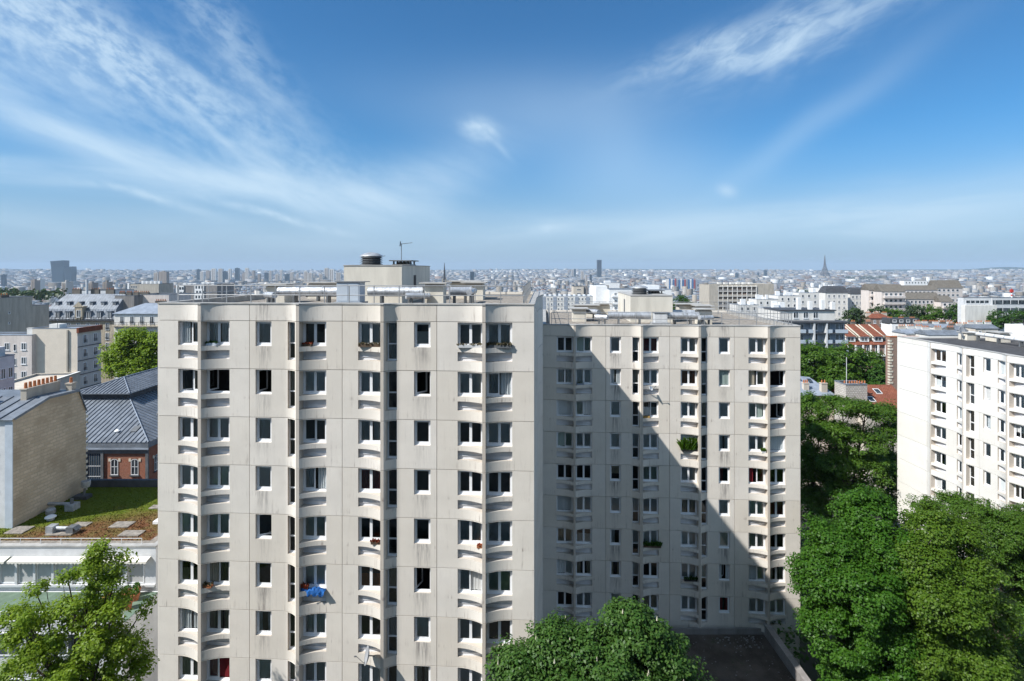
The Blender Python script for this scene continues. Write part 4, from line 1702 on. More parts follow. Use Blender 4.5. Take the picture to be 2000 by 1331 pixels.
o = thing('roof_air_unit', 'pair of grey boxes joined by a silver pipe on the planted roof', 'air unit', wl(13.4, 2.2, -.03))
MB().box(-1.0, 1.0, -.5, .5, 0, .08).build('slab', 'gravel_roof', o)
MB().box(-1.1, -.55, -.3, .3, .08, .58).build('box', 'galvanised', o)
m = MB()
m.box(.45, 1.0, -.3, .3, .08, .52)
m.poly([(1.0, -.3, .52), (1.25, -.3, .30), (1.25, .3, .30), (1.0, .3, .52)])
m.poly([(.45, -.3, .52), (1.0, -.3, .523), (1.0, .3, .523), (.45, .3, .52)])
m.build('box', 'steel_grey', o)
MB().tube((-.55, 0, .36), (.45, 0, .36), .14, n=12).build('pipe', 'galvanised', o)
o = thing('roof_vent', 'small white mushroom vent on the planted roof', 'ventilator', wl(10.6, 4.4, -.04))
MB().lathe((0, 0, 0), [(.28, 0), (.24, .22)], 14).build('base', 'galvanised', o)
MB().lathe((0, 0, .22), [(.40, 0), (.38, .06), (.2, .16), (.03, .18)], 14).build('hood', 'white_paint', o, smooth=True)
o = thing('roof_vent', 'tall grey funnel vent standing by the stone gable', 'ventilator', wl(10.0, 8.6, -.04))
MB().box(-.7, .5, -.35, .35, 0, .30).build('plinth', 'slate_dark', o)
MB().tube((0, 0, .3), (.15, 0, 1.0), .10, n=10).build('neck', 'steel_grey', o)
MB().lathe((.2, 0, 1.0), [(.30, 0), (.36, .25), (.36, .55), (.30, .56), (.30, .30)], 16).build('funnel', 'galvanised', o)
o = thing('roof_air_unit', 'grey ventilation frame with pipes near the foot of the stone gable', 'air unit', wl(9.6, 6.3, -.04))
MB().box(-1.9, -1.2, -.4, .4, 0, .55).build('box', 'steel_grey', o)
MB().tube((-1.2, 0, .5), (.9, .1, .45), .13, n=10).build('pipe', 'galvanised', o)
MB().box(.9, 1.6, -.4, .4, 0, .52).build('box', 'galvanised', o)
MB().tube((1.2, 0, .52), (1.2, 0, .95), .12, n=8).build('stub', 'steel_grey', o)
MB().lathe((.0, -.7, 0), [(.35, 0), (.35, .3), (.25, .42)], 12).build('cowl', 'galvanised', o)

# terracotta planters on the terrace
rp = random.Random(9)
pot_spots = [(21.3, -1.2, 'large terracotta trough by the terrace end wall'), (20.6, -1.0, 'terracotta trough beside the largest one on the terrace'),
             (21.5, -2.2, 'round terracotta pot nearest the terrace railing end'), (20.3, -2.1, 'terracotta pot with green shoots on the terrace'),
             (19.5, -1.4, 'leftmost terracotta pot of the terrace cluster'), (21.0, -.6, 'terracotta trough against the terrace wall')]
for x, y, lb in pot_spots:
    s_ = rp.uniform(.24, .36)
    o = thing('planter_pot', lb, 'planter', (SX0 + x, SD + y, SZ - 3.17), rp.uniform(-.5, .5))
    MB().lathe((0, 0, 0), [(s_ * .7, 0), (s_, .42), (s_ * 1.1, .42), (s_ * 1.1, .50), (s_ * .9, .50), (s_ * .85, .42)], 12).build('pot', 'terracotta', o)
    m = MB()
    for k in range(60):
        a, e = rp.uniform(0, 6.28), rp.uniform(.1, .6)
        c = Vector((math.cos(a) * s_ * e * 1.5, math.sin(a) * s_ * e * 1.5, .5 + rp.uniform(0, .5) * (1 - e)))
        d = Vector((rp.uniform(-1, 1), rp.uniform(-1, 1), rp.uniform(-1, 1))).normalized() * .09
        d2 = d.orthogonal().normalized() * .07
        m.poly([c - d, c - d2, c + d, c + d2])
    m.build('foliage', 'leaf_plane', o)

# ---------------- left: stone gable house
gx = -39.2
gab = thing('stone_gable_house', 'house with tall rubble-stone gable and zinc roof at the left edge', 'house', (gx, 43.0, 0))
prof = [(0, -11.7), (3.3, -10.75), (6.5, -10.85), (7.4, -13.0), (7.4, -36)]
zs = [(y, CZ + z) for y, z in prof]
m = MB()
m.poly([(0, 0, 0), (0, 7.4, 0), (0, 7.4, zs[3][1]), (0, 6.5, zs[2][1]), (0, 3.3, zs[1][1]), (0, 0, zs[0][1])])
m.build('gable_wall', 'rubble_stone', gab)
m = MB()
m.poly([(-14, 0, 0), (0, 0, 0), (0, 0, zs[0][1]), (-14, 0, zs[0][1])])
m.poly([(0, 7.4, 0), (-14, 7.4, 0), (-14, 7.4, zs[3][1]), (0, 7.4, zs[3][1])])
m.build('front_wall', 'pale_paint', gab)
m = MB()
m.box(-.55, .04, -.06, .0, 0, zs[0][1] - .25)
m.build('corner_trim', 'cabinet_blue', gab)
wins(gab, 'front', 0, 0, -4.2, -.9, 2, zs[0][1] - 1.0, 2.9, 3, .9, 1.5)
m = MB()
a_, b_ = -14.2, .14
for (y0, z0), (y1, z1) in zip(zs[:3], zs[1:4]):
    m.poly([(a_, y0 - (.25 if y0 == 0 else 0), z0 + .06 - (.07 if y0 == 0 else 0)), (b_, y0 - (.25 if y0 == 0 else 0), z0 + .06 - (.07 if y0 == 0 else 0)), (b_, y1, z1 + .06), (a_, y1, z1 + .06)])
rf = m.build('roof', 'zinc', gab)
for k in range(12):
    x = -.9 - k * 1.0
    m = MB()
    p, q = Vector((x, -.22, zs[0][1] + .0)), Vector((x, 3.3, zs[1][1] + .065))
    for t0, t1 in ((p, q),):
        m.poly([t0 + Vector((-.03, 0, .09)), t0 + Vector((.03, 0, .09)), t1 + Vector((.03, 0, .07)), t1 + Vector((-.03, 0, .07))])
        m.poly([t0 + Vector((.03, 0, 0)), t1 + Vector((.03, 0, 0)), t1 + Vector((.03, 0, .07)), t0 + Vector((.03, 0, .09))])
        m.poly([t1 + Vector((-.03, 0, 0)), t0 + Vector((-.03, 0, 0)), t0 + Vector((-.03, 0, .09)), t1 + Vector((-.03, 0, .07))])
    m.build('standing_seam', 'seam', rf)
m = MB()
for (y0, z0), (y1, z1) in zip(zs[:3], zs[1:4]):
    m.poly([(.15, y0, z0 - .12), (.15, y1, z1 - .12), (.15, y1, z1 + .08), (.15, y0, z0 + .08)])
    m.poly([(-.1, y0, z0 + .085), (.15, y0, z0 + .085), (.15, y1, z1 + .085), (-.1, y1, z1 + .085)])
m.build('verge_flashing', 'zinc', gab)
rq = random.Random(2)
for k in range(14):                                     # toothing stones on the far corner
    z = CZ - 13.6 - k * .52
    m = MB()
    m.box(-.2, .03, 7.38, 7.38 + rq.uniform(.1, .28), z, z + .24)
    m.build('toothing_stone', 'limestone_trim', gab)
c = chimney(gab, -1.55, 4.4, zs[1][1] - .3, .5, 3.4, 1.05, 8, 'plaster_beige')
chimney(gab, -.4, 6.2, zs[2][1] - .3, .5, .5, .95, 1, 'plaster_beige')
chimney(gab, -4.6, 2.0, zs[0][1] - .2, 1.6, .6, 1.6, 3, 'plaster_grey')

# ---------------- left: brick hall with two-tier zinc roof, axis running away from the viewer
HC, hw, hD = -48.3, 9.55, 58.2
hall = thing('brick_hall', 'red brick hall with two-tier grey zinc hipped roof', 'hall', (HC, hD, 0))
ez = CZ - 18.2
MB().box(-hw, hw, .0, 34, 0, ez - .5, 0, 't').build('wall', 'red_brick', hall)


def slope(parent, pts, nm, spacing, mat='zinc', along=None):
    """roof plane with standing seams that run up the slope"""
    pts = [Vector(p) for p in pts]
    o = MB().poly(pts).build(nm, mat, parent)
    n = (pts[1] - pts[0]).cross(pts[2] - pts[1]).normalized()
    if n.z < 0:
        n = -n
    e = (pts[1] - pts[0])
    L = e.length
    e.normalize()
    up = n.cross(e).normalized()
    if up.z < 0:
        up = -up
    k = spacing * .5
    flat = [((p - pts[0]).dot(e), (p - pts[0]).dot(up)) for p in pts]
    lo, hi = min(p[0] for p in flat), max(p[0] for p in flat)
    k = lo + spacing * .5
    while k < hi:
        ys = []
        for (x0, y0), (x1, y1) in zip(flat, flat[1:] + flat[:1]):
            if (x0 - k) * (x1 - k) < 0:
                ys.append(y0 + (y1 - y0) * (k - x0) / (x1 - x0))
        if len(ys) >= 2:
            y0, y1 = min(ys), max(ys)
            if y1 - y0 > .2:
                a = pts[0] + e * k + up * y0
                b = pts[0] + e * k + up * y1
                m = MB()
                w = e * .03
                t = n * .075
                m.poly([a - w + t, a + w + t, b + w + t, b - w + t])
                m.poly([a + w, b + w, b + w + t, a + w + t])
                m.poly([b - w, a - w, a - w + t, b - w + t])
                m.poly([a - w, a + w, a + w + t, a - w + t])
                m.build('standing_seam', 'seam', o)
        k += spacing
    return o


lw, lz0, lz1 = hw + .35, ez, CZ - 15.25
tw = 2.95
slope(hall, [(-lw, -.35, lz0), (lw, -.35, lz0), (tw, 6.8, lz1), (-tw, 6.8, lz1)], 'roof_slope', .52)
slope(hall, [(lw, -.35, lz0), (lw, 34, lz0), (tw, 34, lz1), (tw, 6.8, lz1)], 'roof_slope', .60)
slope(hall, [(-lw, 34, lz0), (-lw, -.35, lz0), (-tw, 6.8, lz1), (-tw, 34, lz1)], 'roof_slope', .60)
MB().box(-tw + .05, tw - .05, 6.85, 34, lz1 - .3, lz1 + .75, 0, 'u').build('clerestory', 'slate_dark', hall)
uz, ux = CZ - 14.5, 3.35
slope(hall, [(-ux, 6.2, uz), (ux, 6.2, uz), (0, 10.0, uz + 1.15)], 'lantern_slope', .42)
slope(hall, [(ux, 6.2, uz), (ux, 34, uz), (0, 34, uz + 1.15), (0, 10.0, uz + 1.15)], 'lantern_slope', .55)
slope(hall, [(-ux, 34, uz), (-ux, 6.2, uz), (0, 10.0, uz + 1.15), (0, 34, uz + 1.15)], 'lantern_slope', .55)
m = MB()
m.box(-ux, ux, 6.2, 6.26, uz - .10, uz - .005)
m.box(ux - .06, ux, 6.26, 34, uz - .10, uz - .005)
m.build('gutter', 'zinc', hall)
for p, q in (((lw, -.35, lz0), (tw, 6.8, lz1)), ((-lw, -.35, lz0), (-tw, 6.8, lz1)), ((ux, 6.2, uz), (0, 10, uz + 1.15)), ((-ux, 6.2, uz), (0, 10, uz + 1.15)), ((0, 10, uz + 1.15), (0, 34, uz + 1.15))):
    MB().tube(Vector(p) + Vector((0, 0, .06)), Vector(q) + Vector((0, 0, .06)), .06, n=6).build('ridge_roll', 'zinc_light', hall)
m = MB()
m.box(-hw - .3, hw + .3, -.30, .0, ez - .62, ez - .03)
m.box(hw, hw + .3, 0, 34, ez - .62, ez - .03)
m.build('eaves_band', 'zinc', hall)
m = MB()
m.box(-hw - .34, hw + .34, -.38, -.30, ez - .78, ez - .62)
m.build('eaves_gutter', 'zinc_light', hall)
for x, y, z0, z1 in ((hw + .05, -.08, 0, ez - .6), (4.85, -.08, 0, ez - .6), (3.0, -.08, 0, ez - .6)):
    MB().box(x - .14, x + .14, y - .1, y + .05, z0, z1).build('iron_post', 'steel_grey', hall)
MB().box(-hw, hw, -.13, -.005, ez - 1.25, ez - .8).build('iron_beam', 'steel_grey', hall)
# glazed bay at the left, arched windows at the right
m = MB()
m.box(3.15, 4.70, -.03, .0, ez - 6.2, ez - 1.26)
o = m.build('glazed_bay', 'tower_glass', hall)
for k in range(7):
    x = 3.2 + k * .245
    MB().box(x - .025, x + .025, -.06, -.03, ez - 6.2, ez - 1.3).build('glazing_bar', 'steel_grey', o)
for k in range(4):
    z = ez - 2.6 - k * 1.1
    MB().box(3.15, 4.70, -.065, -.03, z - .03, z + .03).build('glazing_bar', 'pale_paint', o)


def arched_window(root, x, zb, w, h, face='front', y=0.0):
    rz = 0 if face == 'front' else math.pi / 2
    loc = (x, -.005, zb) if face == 'front' else (hw + .005, y, zb)
    def arch(w, h, y, ww=0):
        pts = [(-w / 2, y, 0), (w / 2, y, 0)]
        for k in range(9):
            t = k / 8
            pts.append((w / 2 - w * t, y, h - .0 + math.sin(math.pi * t) * w * .20))
        return pts
    m = MB()
    m.poly(arch(w, h, -.02))
    o = m.build('window', 'far_glass', root, loc=loc, rz=rz)
    m = MB()
    a, b = arch(w, h, -.06), arch(w - .10, h - .03, -.06)
    for i in range(len(a)):
        j = (i + 1) % len(a)
        q = [Vector(a[i]), Vector(a[j]), Vector(b[j]), Vector(b[i])]
        q[2].z = max(q[2].z, .08)
        q[3].z = max(q[3].z, .08)
        m.poly(q)
    m.box(-.025, .025, -.055, -.02, .08, h)
    m.box(-w / 2 + .08, w / 2 - .08, -.055, -.02, h * .55, h * .55 + .03)
    m.build('frame', 'white_frame', o)
    m = MB()
    for sx in (-1, 1):
        m.box(sx * (w / 2 + .13) - .12, sx * (w / 2 + .13) + .12, -.05, .0, h - .12, h + .18)
    m.build('keystone', 'limestone_trim', o)
    MB().box(-w / 2 - .1, w / 2 + .1, -.14, 0, -.14, -.003).build('sill', 'slate_dark', o)


for xx in (6.1, 8.25):
    for k in range(2):
        arched_window(hall, xx, ez - 3.55 - k * 3.1, .78, 1.55)
for yy in (1.5, 4.5, 7.5):
    for k in range(2):
        arched_window(hall, 0, ez - 3.55 - k * 3.1, .78, 1.55, 'right', yy)
MB().box(5.0, hw - .1, -.08, -.002, ez - 4.35, ez - 4.15).build('string_course', 'terracotta', hall)
o = thing('roof_vent', 'bent steel vent pipe on the right slope of the brick hall roof', 'ventilator', (HC + 7.6, hD + 5.6, CZ - 17.3))
MB().tube((0, 0, 0), (0, 0, .55), .20, n=10).build('pipe', 'galvanised', o)
MB().tube((0, 0, .55), (-.45, -.3, .70), .22, n=10).build('hood', 'galvanised', o)
o = thing('roof_skylight', 'small grey roof light low on the brick hall front slope', 'skylight', (HC + 7.2, hD + 1.6, CZ - 17.5))
m = MB()
m.poly([(-.35, -.45, .02), (.35, -.45, .02), (.35, .45, .40), (-.35, .45, .40)])
m.poly([(-.35, .45, .0), (.35, .45, .0), (.35, .45, .40), (-.35, .45, .40)])
m.poly([(.35, -.45, -.1), (.35, .45, -.1), (.35, .45, .4), (.35, -.45, .02)])
m.build('cover', 'steel_grey', o)
o = thing('roof_vent', 'small pale hood vent on the front slope of the brick hall roof', 'ventilator', (HC + 5.5, hD + 1.2, CZ - 17.62))
MB().lathe((0, 0, 0), [(.16, -.1), (.16, .2), (.3, .2), (.1, .36)], 10).build('hood', 'white_paint', o)

# ---------------- left: houses behind the hall
# cream block with a blank flank
o, W, H = house('apartment_house', 'cream block with a tall blank wall behind the zinc roofs on the left', 'building', 63, 151, 115, 642, 6.6, 'render_cream', 'flat', 'zinc_light')
MB().box(W * .78, W * .78 + .28, -.28, -.02, 1, H - .3).build('flue_pipe', 'plaster_beige', o)
MB().box(W * .74, W, -.5, -.003, 0, H - 9.2).build('buttress', 'render_cream', o)
MB().box(W + .003, W + .05, 0, 6.6, 0, H - 1.6).build('rendered_flank', 'plaster_pink', o)
wins(o, 'right', W + .05, 6.6, .5, 6.3, 2, H - 1.5, 2.95, 7, 1.0, 1.8, True)
MB().box(W - .1, W + .35, -.1, 6.7, H - .95, H + .12).build('attic_band', 'roof_tile', o)
for r in range(6):
    MB().box(W + .05, W + .16, 0, 6.6, H - 4.0 - r * 2.95, H - 3.85 - r * 2.95).build('string_course', 'slate_dark', o)
MB().box(1.0, 3.2, 3, 5, H - .3, H + .6).build('roof_hatch', 'plaster_white', o)
MB().tube((W * .3, 3, H - .3), (W * .3, 3, H + 1.5), .05, n=6).build('aerial', 'steel_grey', o)
o, W, H = house('apartment_house', 'white three-storey flank with small windows left of the cream block', 'building', -60, 62, 114, 655, 5, 'plaster_pink', 'flat', 'zinc_light')
wins(o, 'front', W, 14, W - 6.9, W + .1, 2, H - 1.6, 2.95, 5, 1.05, 1.5)
wins(o, 'front', W, 14, W - 4.0, W - 3.0, 1, H - 1.9, 2.95, 5, .5, 1.4, style='plain')
chimney(o, W - 2.5, 3, H - .3, 1.8, .6, 1.4, 0, 'plaster_white')
# low grey annex with white coping; its shaded flank faces right
o, W, H = house('annex', 'low grey flat-roofed annex with white coping behind the chimney pots', 'building', -60, 27, 84, 770, 18, 'pale_paint', 'flat', 'plaster_cream', yaw=.21, anchor='right')
wins(o, 'right', W, 18, 8.5, 17.5, 2, H - 1.5, 2.9, 2, 1.2, 1.7)
MB().box(W - .3, W + .08, -.1, 18.1, H + .102, H + .2).build('coping', 'white_paint', o)
o, W, H = house('apartment_house', 'shaded blue-grey block cut by the left edge', 'building', -90, -4, 78, 699, 2.6, 'pale_paint', 'flat', 'zinc', anchor='right')
wins(o, 'right', W, 2.6, .2, 2.5, 2, H - 1.7, 2.8, 3, .75, 1.5)
MB().box(W - 4, W - 1, .4, 2.2, H - .3, H + 1.3).build('roof_hatch', 'pale_paint', o)

# mansard building with dormers
MD = 168
o, W, H = house('mansard_building', 'stone apartment house with steep zinc mansard and two rows of dormers', 'building', 82, 224, MD, 625, 13, 'haussmann_stone', None)  # lit front
m = MB()
i_, rz_ = 2.6, 7.6
m.poly([(-.3, -.3, H), (W + .3, -.3, H), (W - .2, i_ * .35, H + 3.2), (.6, i_ * .35, H + 3.2)])
m.poly([(.6, i_ * .35, H + 3.2), (W - .2, i_ * .35, H + 3.2), (W - .4, 5.4, H + rz_), (3.2, 5.4, H + rz_)])
m.poly([(W + .3, -.3, H), (W + .3, 13.3, H), (W - .4, 9, H + rz_), (W - .4, 5.4, H + rz_), (W - .2, i_ * .35, H + 3.2)])
m.poly([(-.3, 13.3, H), (-.3, -.3, H), (.6, i_ * .35, H + 3.2), (3.2, 5.4, H + rz_), (3.2, 9, H + rz_)])
m.poly([(3.2, 5.4, H + rz_), (W - .4, 5.4, H + rz_), (W - .4, 9, H + rz_), (3.2, 9, H + rz_)])
m.poly([(W + .3, 13.3, H), (-.3, 13.3, H), (3.2, 9, H + rz_), (W - .4, 9, H + rz_)])
rf = m.build('roof', 'zinc', o)
for k in range(26):
    x = .6 + k * (W - 1.2) / 25
    m = MB()
    m.poly([(x - .05, -.34, H + .05), (x + .05, -.34, H + .05), (x + .05, i_ * .35 - .06, H + 3.2), (x - .05, i_ * .35 - .06, H + 3.2)])
    m.poly([(x - .05, i_ * .35 - .08, H + 3.26), (x + .05, i_ * .35 - .08, H + 3.26), (x + .05, 5.36, H + rz_ + .06), (x - .05, 5.36, H + rz_ + .06)])
    m.build('standing_seam', 'seam', rf)


def dormer(root, x, y, z, w, h, d, mat='zinc'):
    m = MB()
    m.box(-w / 2, w / 2, 0, d, 0, h, 0, 'f')
    m.box(-w / 2 - .12, w / 2 + .12, -.15, d, h, h + .14)
    q = m.build('dormer', mat, root, loc=(x, y, z))
    put('window', win_mesh(round(w - .25, 2), round(h - .2, 2)), q, (0, .06, .08))
    MB().box(-w / 2, w / 2, .065, .12, 0, h).build('front', mat, q)


for k in range(7):
    if k != 3:
        dormer(o, 1.6 + k * (W - 3.2) / 6, -.15, H + .35, 1.35, 2.2, 2.0)
for k in range(6):
    if k != 9:
        dormer(o, 3.0 + k * (W - 4.6) / 5, 1.9, H + 4.1, 1.0, 1.25, 2.4)
m = MB()
m.box(W * .47, W * .57, -.5, 1.2, H, H + 3.9)
m.box(W * .45, W * .59, -.65, 1.2, H + 3.9, H + 4.2)
m.poly([(W * .46, -.6, H + 4.2), (W * .58, -.6, H + 4.2), (W * .52, -.6, H + 5.6)])
q = m.build('stone_gable', 'haussmann_stone', o)
put('window', win_mesh(1.2, 2.2), q, (W * .52, -.52, H + .8))
band(o, W, 13, H - .35, .3, .5, 'slate_dark', 'balcony_cornice', False)
railing(o, (.2, -.55, H - .05), (W - .2, -.55, H - .05), 20, .85, .3, .04, 'black_metal', 'balcony_railing')
wins(o, 'front', W, 13, .8, W - .8, 7, H - 1.0, 3.0, 5, 1.15, 2.1, True)
for xx, n in ((4.2, 5), (10.2, 4), (15.0, 4)):
    chimney(o, xx, 8.2, H + rz_ - .6, 2.6, .7, 2.0, n, 'roof_brown')
MB().tube((8.2, 7.2, H + rz_ - .5), (8.2, 7.2, H + rz_ + 4.6), .35, n=10).build('flue', 'pale_paint', o)

o, W, H = house('apartment_house', 'brown-grey blank party wall at the far left', 'building', -120, -6, 136, 583, 10, 'plaster_beige', 'flat', 'zinc', anchor='right')
wins(o, 'right', W, 10, 2.6, 4.0, 1, H - 3.6, 2.6, 2, .5, .5, style='plain')
chimney(o, W - .5, 2.5, H - .2, .5, 2.2, .8, 3, 'roof_brown')
o, W, H = house('apartment_house', 'lower blank grey wall stepping down beside the far-left party wall', 'building', -60, 62, 147, 598, 5.5, 'plaster_beige', 'flat', 'zinc', anchor='right')
o, W, H = house('apartment_house', 'dark chimney-topped party wall right of the mansard building', 'building', 224, 262, 172, 578, 12, 'plaster_grey', 'flat', 'zinc')
for k in range(3):
    chimney(o, 1 + k * 2.2, 2, H - .3, 1.7, .6, 1.2, 4, 'roof_brown')
o, W, H = house('apartment_house', 'plain lilac-grey wall behind the long zinc roof', 'building', 262, 330, 176, 576, 12, 'plaster_pink', 'flat', 'zinc')
chimney(o, 2, 2, H - .3, 3.0, .7, .9, 5, 'roof_brown')
o, W, H = house('apartment_house', 'white attic storey under a long pale zinc roof above the plane tree', 'building', 223, 330, 150, 613, 11, 'plaster_white', 'hip', 'zinc_light', 2.6, over=.4)
wins(o, 'front', W, 11, .8, W - .6, 5, H - .7, 3.4, 1, 1.1, 2.1, True)
MB().box(-.2, W + .2, -1.2, -.01, H - 3.5, H - 3.2).build('balcony', 'haussmann_stone', o)
railing(o, (0, -1.15, H - 3.2), (W, -1.15, H - 3.2), 14, .9, .4, .04, 'black_metal', 'balcony_railing')
wins(o, 'front', W, 11, .8, W - .6, 5, H - 4.6, 3.2, 4, 1.1, 2.1, True)
chimney(o, 9, 6, H + 1.6, 3.0, .6, 1.5, 6, 'roof_brown')
o, W, H = house('office_block', 'long grey flat-roofed block with paired windows beyond the mansard roof', 'building', 146, 213, 330, 568, 22, 'pale_paint', 'flat', 'slate_dark')
wins(o, 'front', W, 22, 1, W - 4, 7, H - 2.2, 3.4, 4, 1.5, 1.7, style='plain')
o, W, H = house('office_block', 'white and dark chequered block standing far behind the chimneys on the left', 'building', 250, 310, 420, 555, 18, 'plaster_beige', 'flat', 'slate_dark')
wins(o, 'front', W, 18, .5, W * .3, 4, H - 1.5, 3.0, 6, 1.3, 1.7, style='plain')
MB().box(-.2, 1.2, -.4, 4, 0, H + .6).build('white_fin', 'white_paint', o)
for k in range(5):
    MB().box(W * .35 + k * 3.2, W * .35 + k * 3.2 + 1.4, 3, 6, H - .3, H + 2.2).build('roof_stack', 'white_paint', o)

# ---------------- behind the large tower's roof: chequered slab
for a, b, lb in ((345, 380, 'left half of the pale chequered slab behind the roof railing'), (381, 424, 'right half of the pale chequered slab behind the roof railing')):
    o, W, H = house('slab_block', lb, 'building', a, b, 330, 559 if a == 345 else 557, 20, 'plaster_grey', 'flat', 'slate_dark')
    MB().box(-.1, W * .42, -.5, -.01, 0, H + .5).build('white_front', 'white_paint', o)
    for r in range(9):
        for c in range(3):
            x = .5 + c * W * .135 + (.5 if r % 2 else 0)
            m = MB()
            m.box(x, x + 1.0, -.56, -.52, H - 2.2 - r * 2.9, H - .6 - r * 2.9)
            m.build('window', 'far_glass', o)
    for k in range(3):
        MB().box(1.5 + k * 3, 3.3 + k * 3, 4, 7, H - .3, H + 1.6).build('roof_stack', 'white_paint', o)

# ---------------- right of centre: white blocks beyond the set-back tower
o, W, H = house('slab_block', 'long low white slab with vertical strips right of the large tower', 'building', 1050, 1158, 300, 579, 14, 'plaster_white', 'flat', 'zinc_light', over=0)
for k in range(5):
    MB().box(2.5 + k * 6, 4.4 + k * 6, -.12, -.01, 0, H - .4).build('dark_strip', 'wall_blue_grey', o)
wins(o, 'front', W, 14, 1, W - 1, 15, H - 1.0, 2.8, 5, .9, 1.1, style='plain')
for k in range(11):
    MB().box(1 + k * 2.7, 2.2 + k * 2.7, 3, 5, H - .3, H + .9).build('roof_stack', 'white_paint', o)
o, W, H = house('slab_block', 'small beige block between the white slab and the white tower', 'building', 1120, 1140, 420, 560, 14, 'plaster_cream', 'flat', 'slate_dark')
wins(o, 'front', W, 14, 1.5, W - 1, 1, H - 2.0, 3.0, 6, 3.2, .9, style='plain')
MB().box(W, W + 3.2, 1, 14, 0, H + .4).build('painted_shade_end', 'plaster_grey', o)  # end wall's shade is put into its grey colour
o, W, H = house('tower_block', 'slim white tower block left of the stepped white apartments', 'building', 1158, 1184, 330, 557, 14, 'white_paint', 'flat', 'zinc')
for k in range(4):
    MB().box(1.0 + k * 1.9, 1.9 + k * 1.9, -.1, -.01, 0, H - .5).build('window_strip', 'wall_blue_grey', o)
MB().box(W, W + 1.9, 2, 14, 0, H - .3).build('painted_shade_end', 'plaster_grey', o)  # grey colour carries the shade of this end
o, W, H = house('apartment_house', 'stepped white apartment block behind the lift house of the set-back tower', 'building', 1190, 1312, 210, 566, 14, 'white_paint', 'flat', 'zinc_light')
wins(o, 'front', W, 14, 1.0, 6.6, 2, H - 1.2, 2.75, 8, 1.0, 1.3)
for r in range(8):
    MB().box(1.0, 4.0, -.9, -.01, H - 2.9 - r * 2.75, H - 2.2 - r * 2.75).build('balcony', 'white_paint', o)
MB().box(13.5, 20, 3, 9, H - .3, H + 1.6).build('penthouse', 'white_paint', o)
MB().box(-4.5, .0, 4, 12, 0, H + 1.2).build('rear_wing', 'white_paint', o)
o, W, H = house('apartment_house', 'white setback tops peeking above the slim white tower', 'building', 1176, 1210, 360, 553, 10, 'white_paint', 'flat', 'zinc_light')
MB().box(2, 6, 2, 6, H - .3, H + 1.4).build('penthouse', 'white_paint', o)

# grid-fronted block
o, W, H = house('apartment_house', 'beige block with a white lattice of balconies and blank ends', 'building', 1384, 1476, 280, 556, 14, 'plaster_beige', 'flat', 'roof_brown')
g0, g1 = 4.6, W
MB().box(g0, g1, -.02, .3, H - 22, H - 1.0).build('recess', 'tower_brown', o)
for c in range(9):
    x = g0 + (g1 - g0) * c / 8
    MB().box(x - .13, x + .13, -1.0, -.03, H - 22, H - .6).build('lattice_post', 'plaster_white', o)
for r in range(9):
    z = H - 1.0 - r * 2.5
    MB().box(g0, g1, -.98, -.03, z - .13, z + .13).build('balcony_slab', 'plaster_white', o)
    MB().box(g0 + .1, g1 - .1, -.90, -.86, z - 2.35, z - 1.5).build('parapet', 'plaster_beige' if r % 3 else 'plaster_grey', o)
rb_ = random.Random(5)
for k in range(26):
    c, r = rb_.randrange(8), rb_.randrange(8)
    x = g0 + (g1 - g0) * (c + .5) / 8
    z = H - 1.0 - r * 2.5
    if not any(abs(q.location.x - x) < .1 and abs(q.location.z - (z - 1.9)) < .1 for q in o.children):
        MB().box(-1.0, 1.0, -.02, .02, -.5, .7).build('blind', rb_.choice(['ochre', 'plaster_white', 'terracotta', 'pale_paint']), o, loc=(x, -.3, z - 1.9))
MB().box(W, W + 9.0, -.6, 14, 0, H + .3).build('blank_end', 'plaster_beige', o)
MB().box(0, g0 - .2, -.9, 0, 0, H + .4).build('blank_end', 'plaster_beige', o)
for k in range(6):
    MB().box(g0 + 1 + k * 3.2, g0 + 2.6 + k * 3.2, 1.5, 4, H - .3, H + 1.0).build('roof_stack', 'plaster_white', o)

# blue-grey balcony block
BD = 146
o, W, H = house('apartment_house', 'blue-grey apartment block with deep balconies above the tree tops', 'building', 1545, 1650, BD, 630, 12, 'wall_blue_grey', 'flat', 'slate_dark')
MB().box(-.6, W + .3, -1.7, 12, H - .02, H + .35).build('roof_slab', 'slate_dark', o)
for x in (5.4, 8.7):
    MB().box(x - .2, x + .2, -1.6, -.01, 0, H - .03).build('fin_wall', 'pale_paint', o)
for r in range(6):
    z = H - 2.75 * (r + 1)
    MB().box(-.4, W, -1.5, -.02, z - .12, z + .06).build('balcony_slab', 'slate_dark', o)
    for a, b in ((-.4, 3.2), (3.9, 5.1), (9.0, 10.2), (11.0, W)):
        MB().box(a, b, -1.48, -1.42, z + .06, z + 1.0).build('balcony_panel', 'cabinet_blue', o)
    wins(o, 'front', W, 12, 4.5, 11.0, 2, z + 2.5, 3, 1, 2.0, 1.9)
    wins(o, 'front', W, 12, .2, 3.8, 2, z + 2.3, 3, 1, 1.0, 1.9)
    wins(o, 'front', W, 12, 11.6, W - .2, 2, z + 2.3, 3, 1, 1.0, 1.9)
m = MB()
m.box(-2.0, W - 1.5, 2.0, 11, H + .35, H + 2.9)
q = m.build('attic', 'plaster_white', o)
MB().box(-2.2, W - 1.2, 1.7, 11.3, H + 2.9, H + 3.2).build('attic_roof', 'slate_dark', q)
wins(o, 'front', W, 12, 1.0, 9, 3, H + 2.6, 3, 1, 1.4, 1.7)
for q in [c for c in o.children if c.name.startswith('window')][-3:]:
    q.location.y = 1.99
for x, h in ((3.4, 3.2), (6.5, 2.2), (9.8, 2.6), (12.6, 2.0)):
    MB().box(x, x + .9, 3, 4, H + 3.2, H + 3.2 + h).build('chimney_stack', 'white_paint', o)

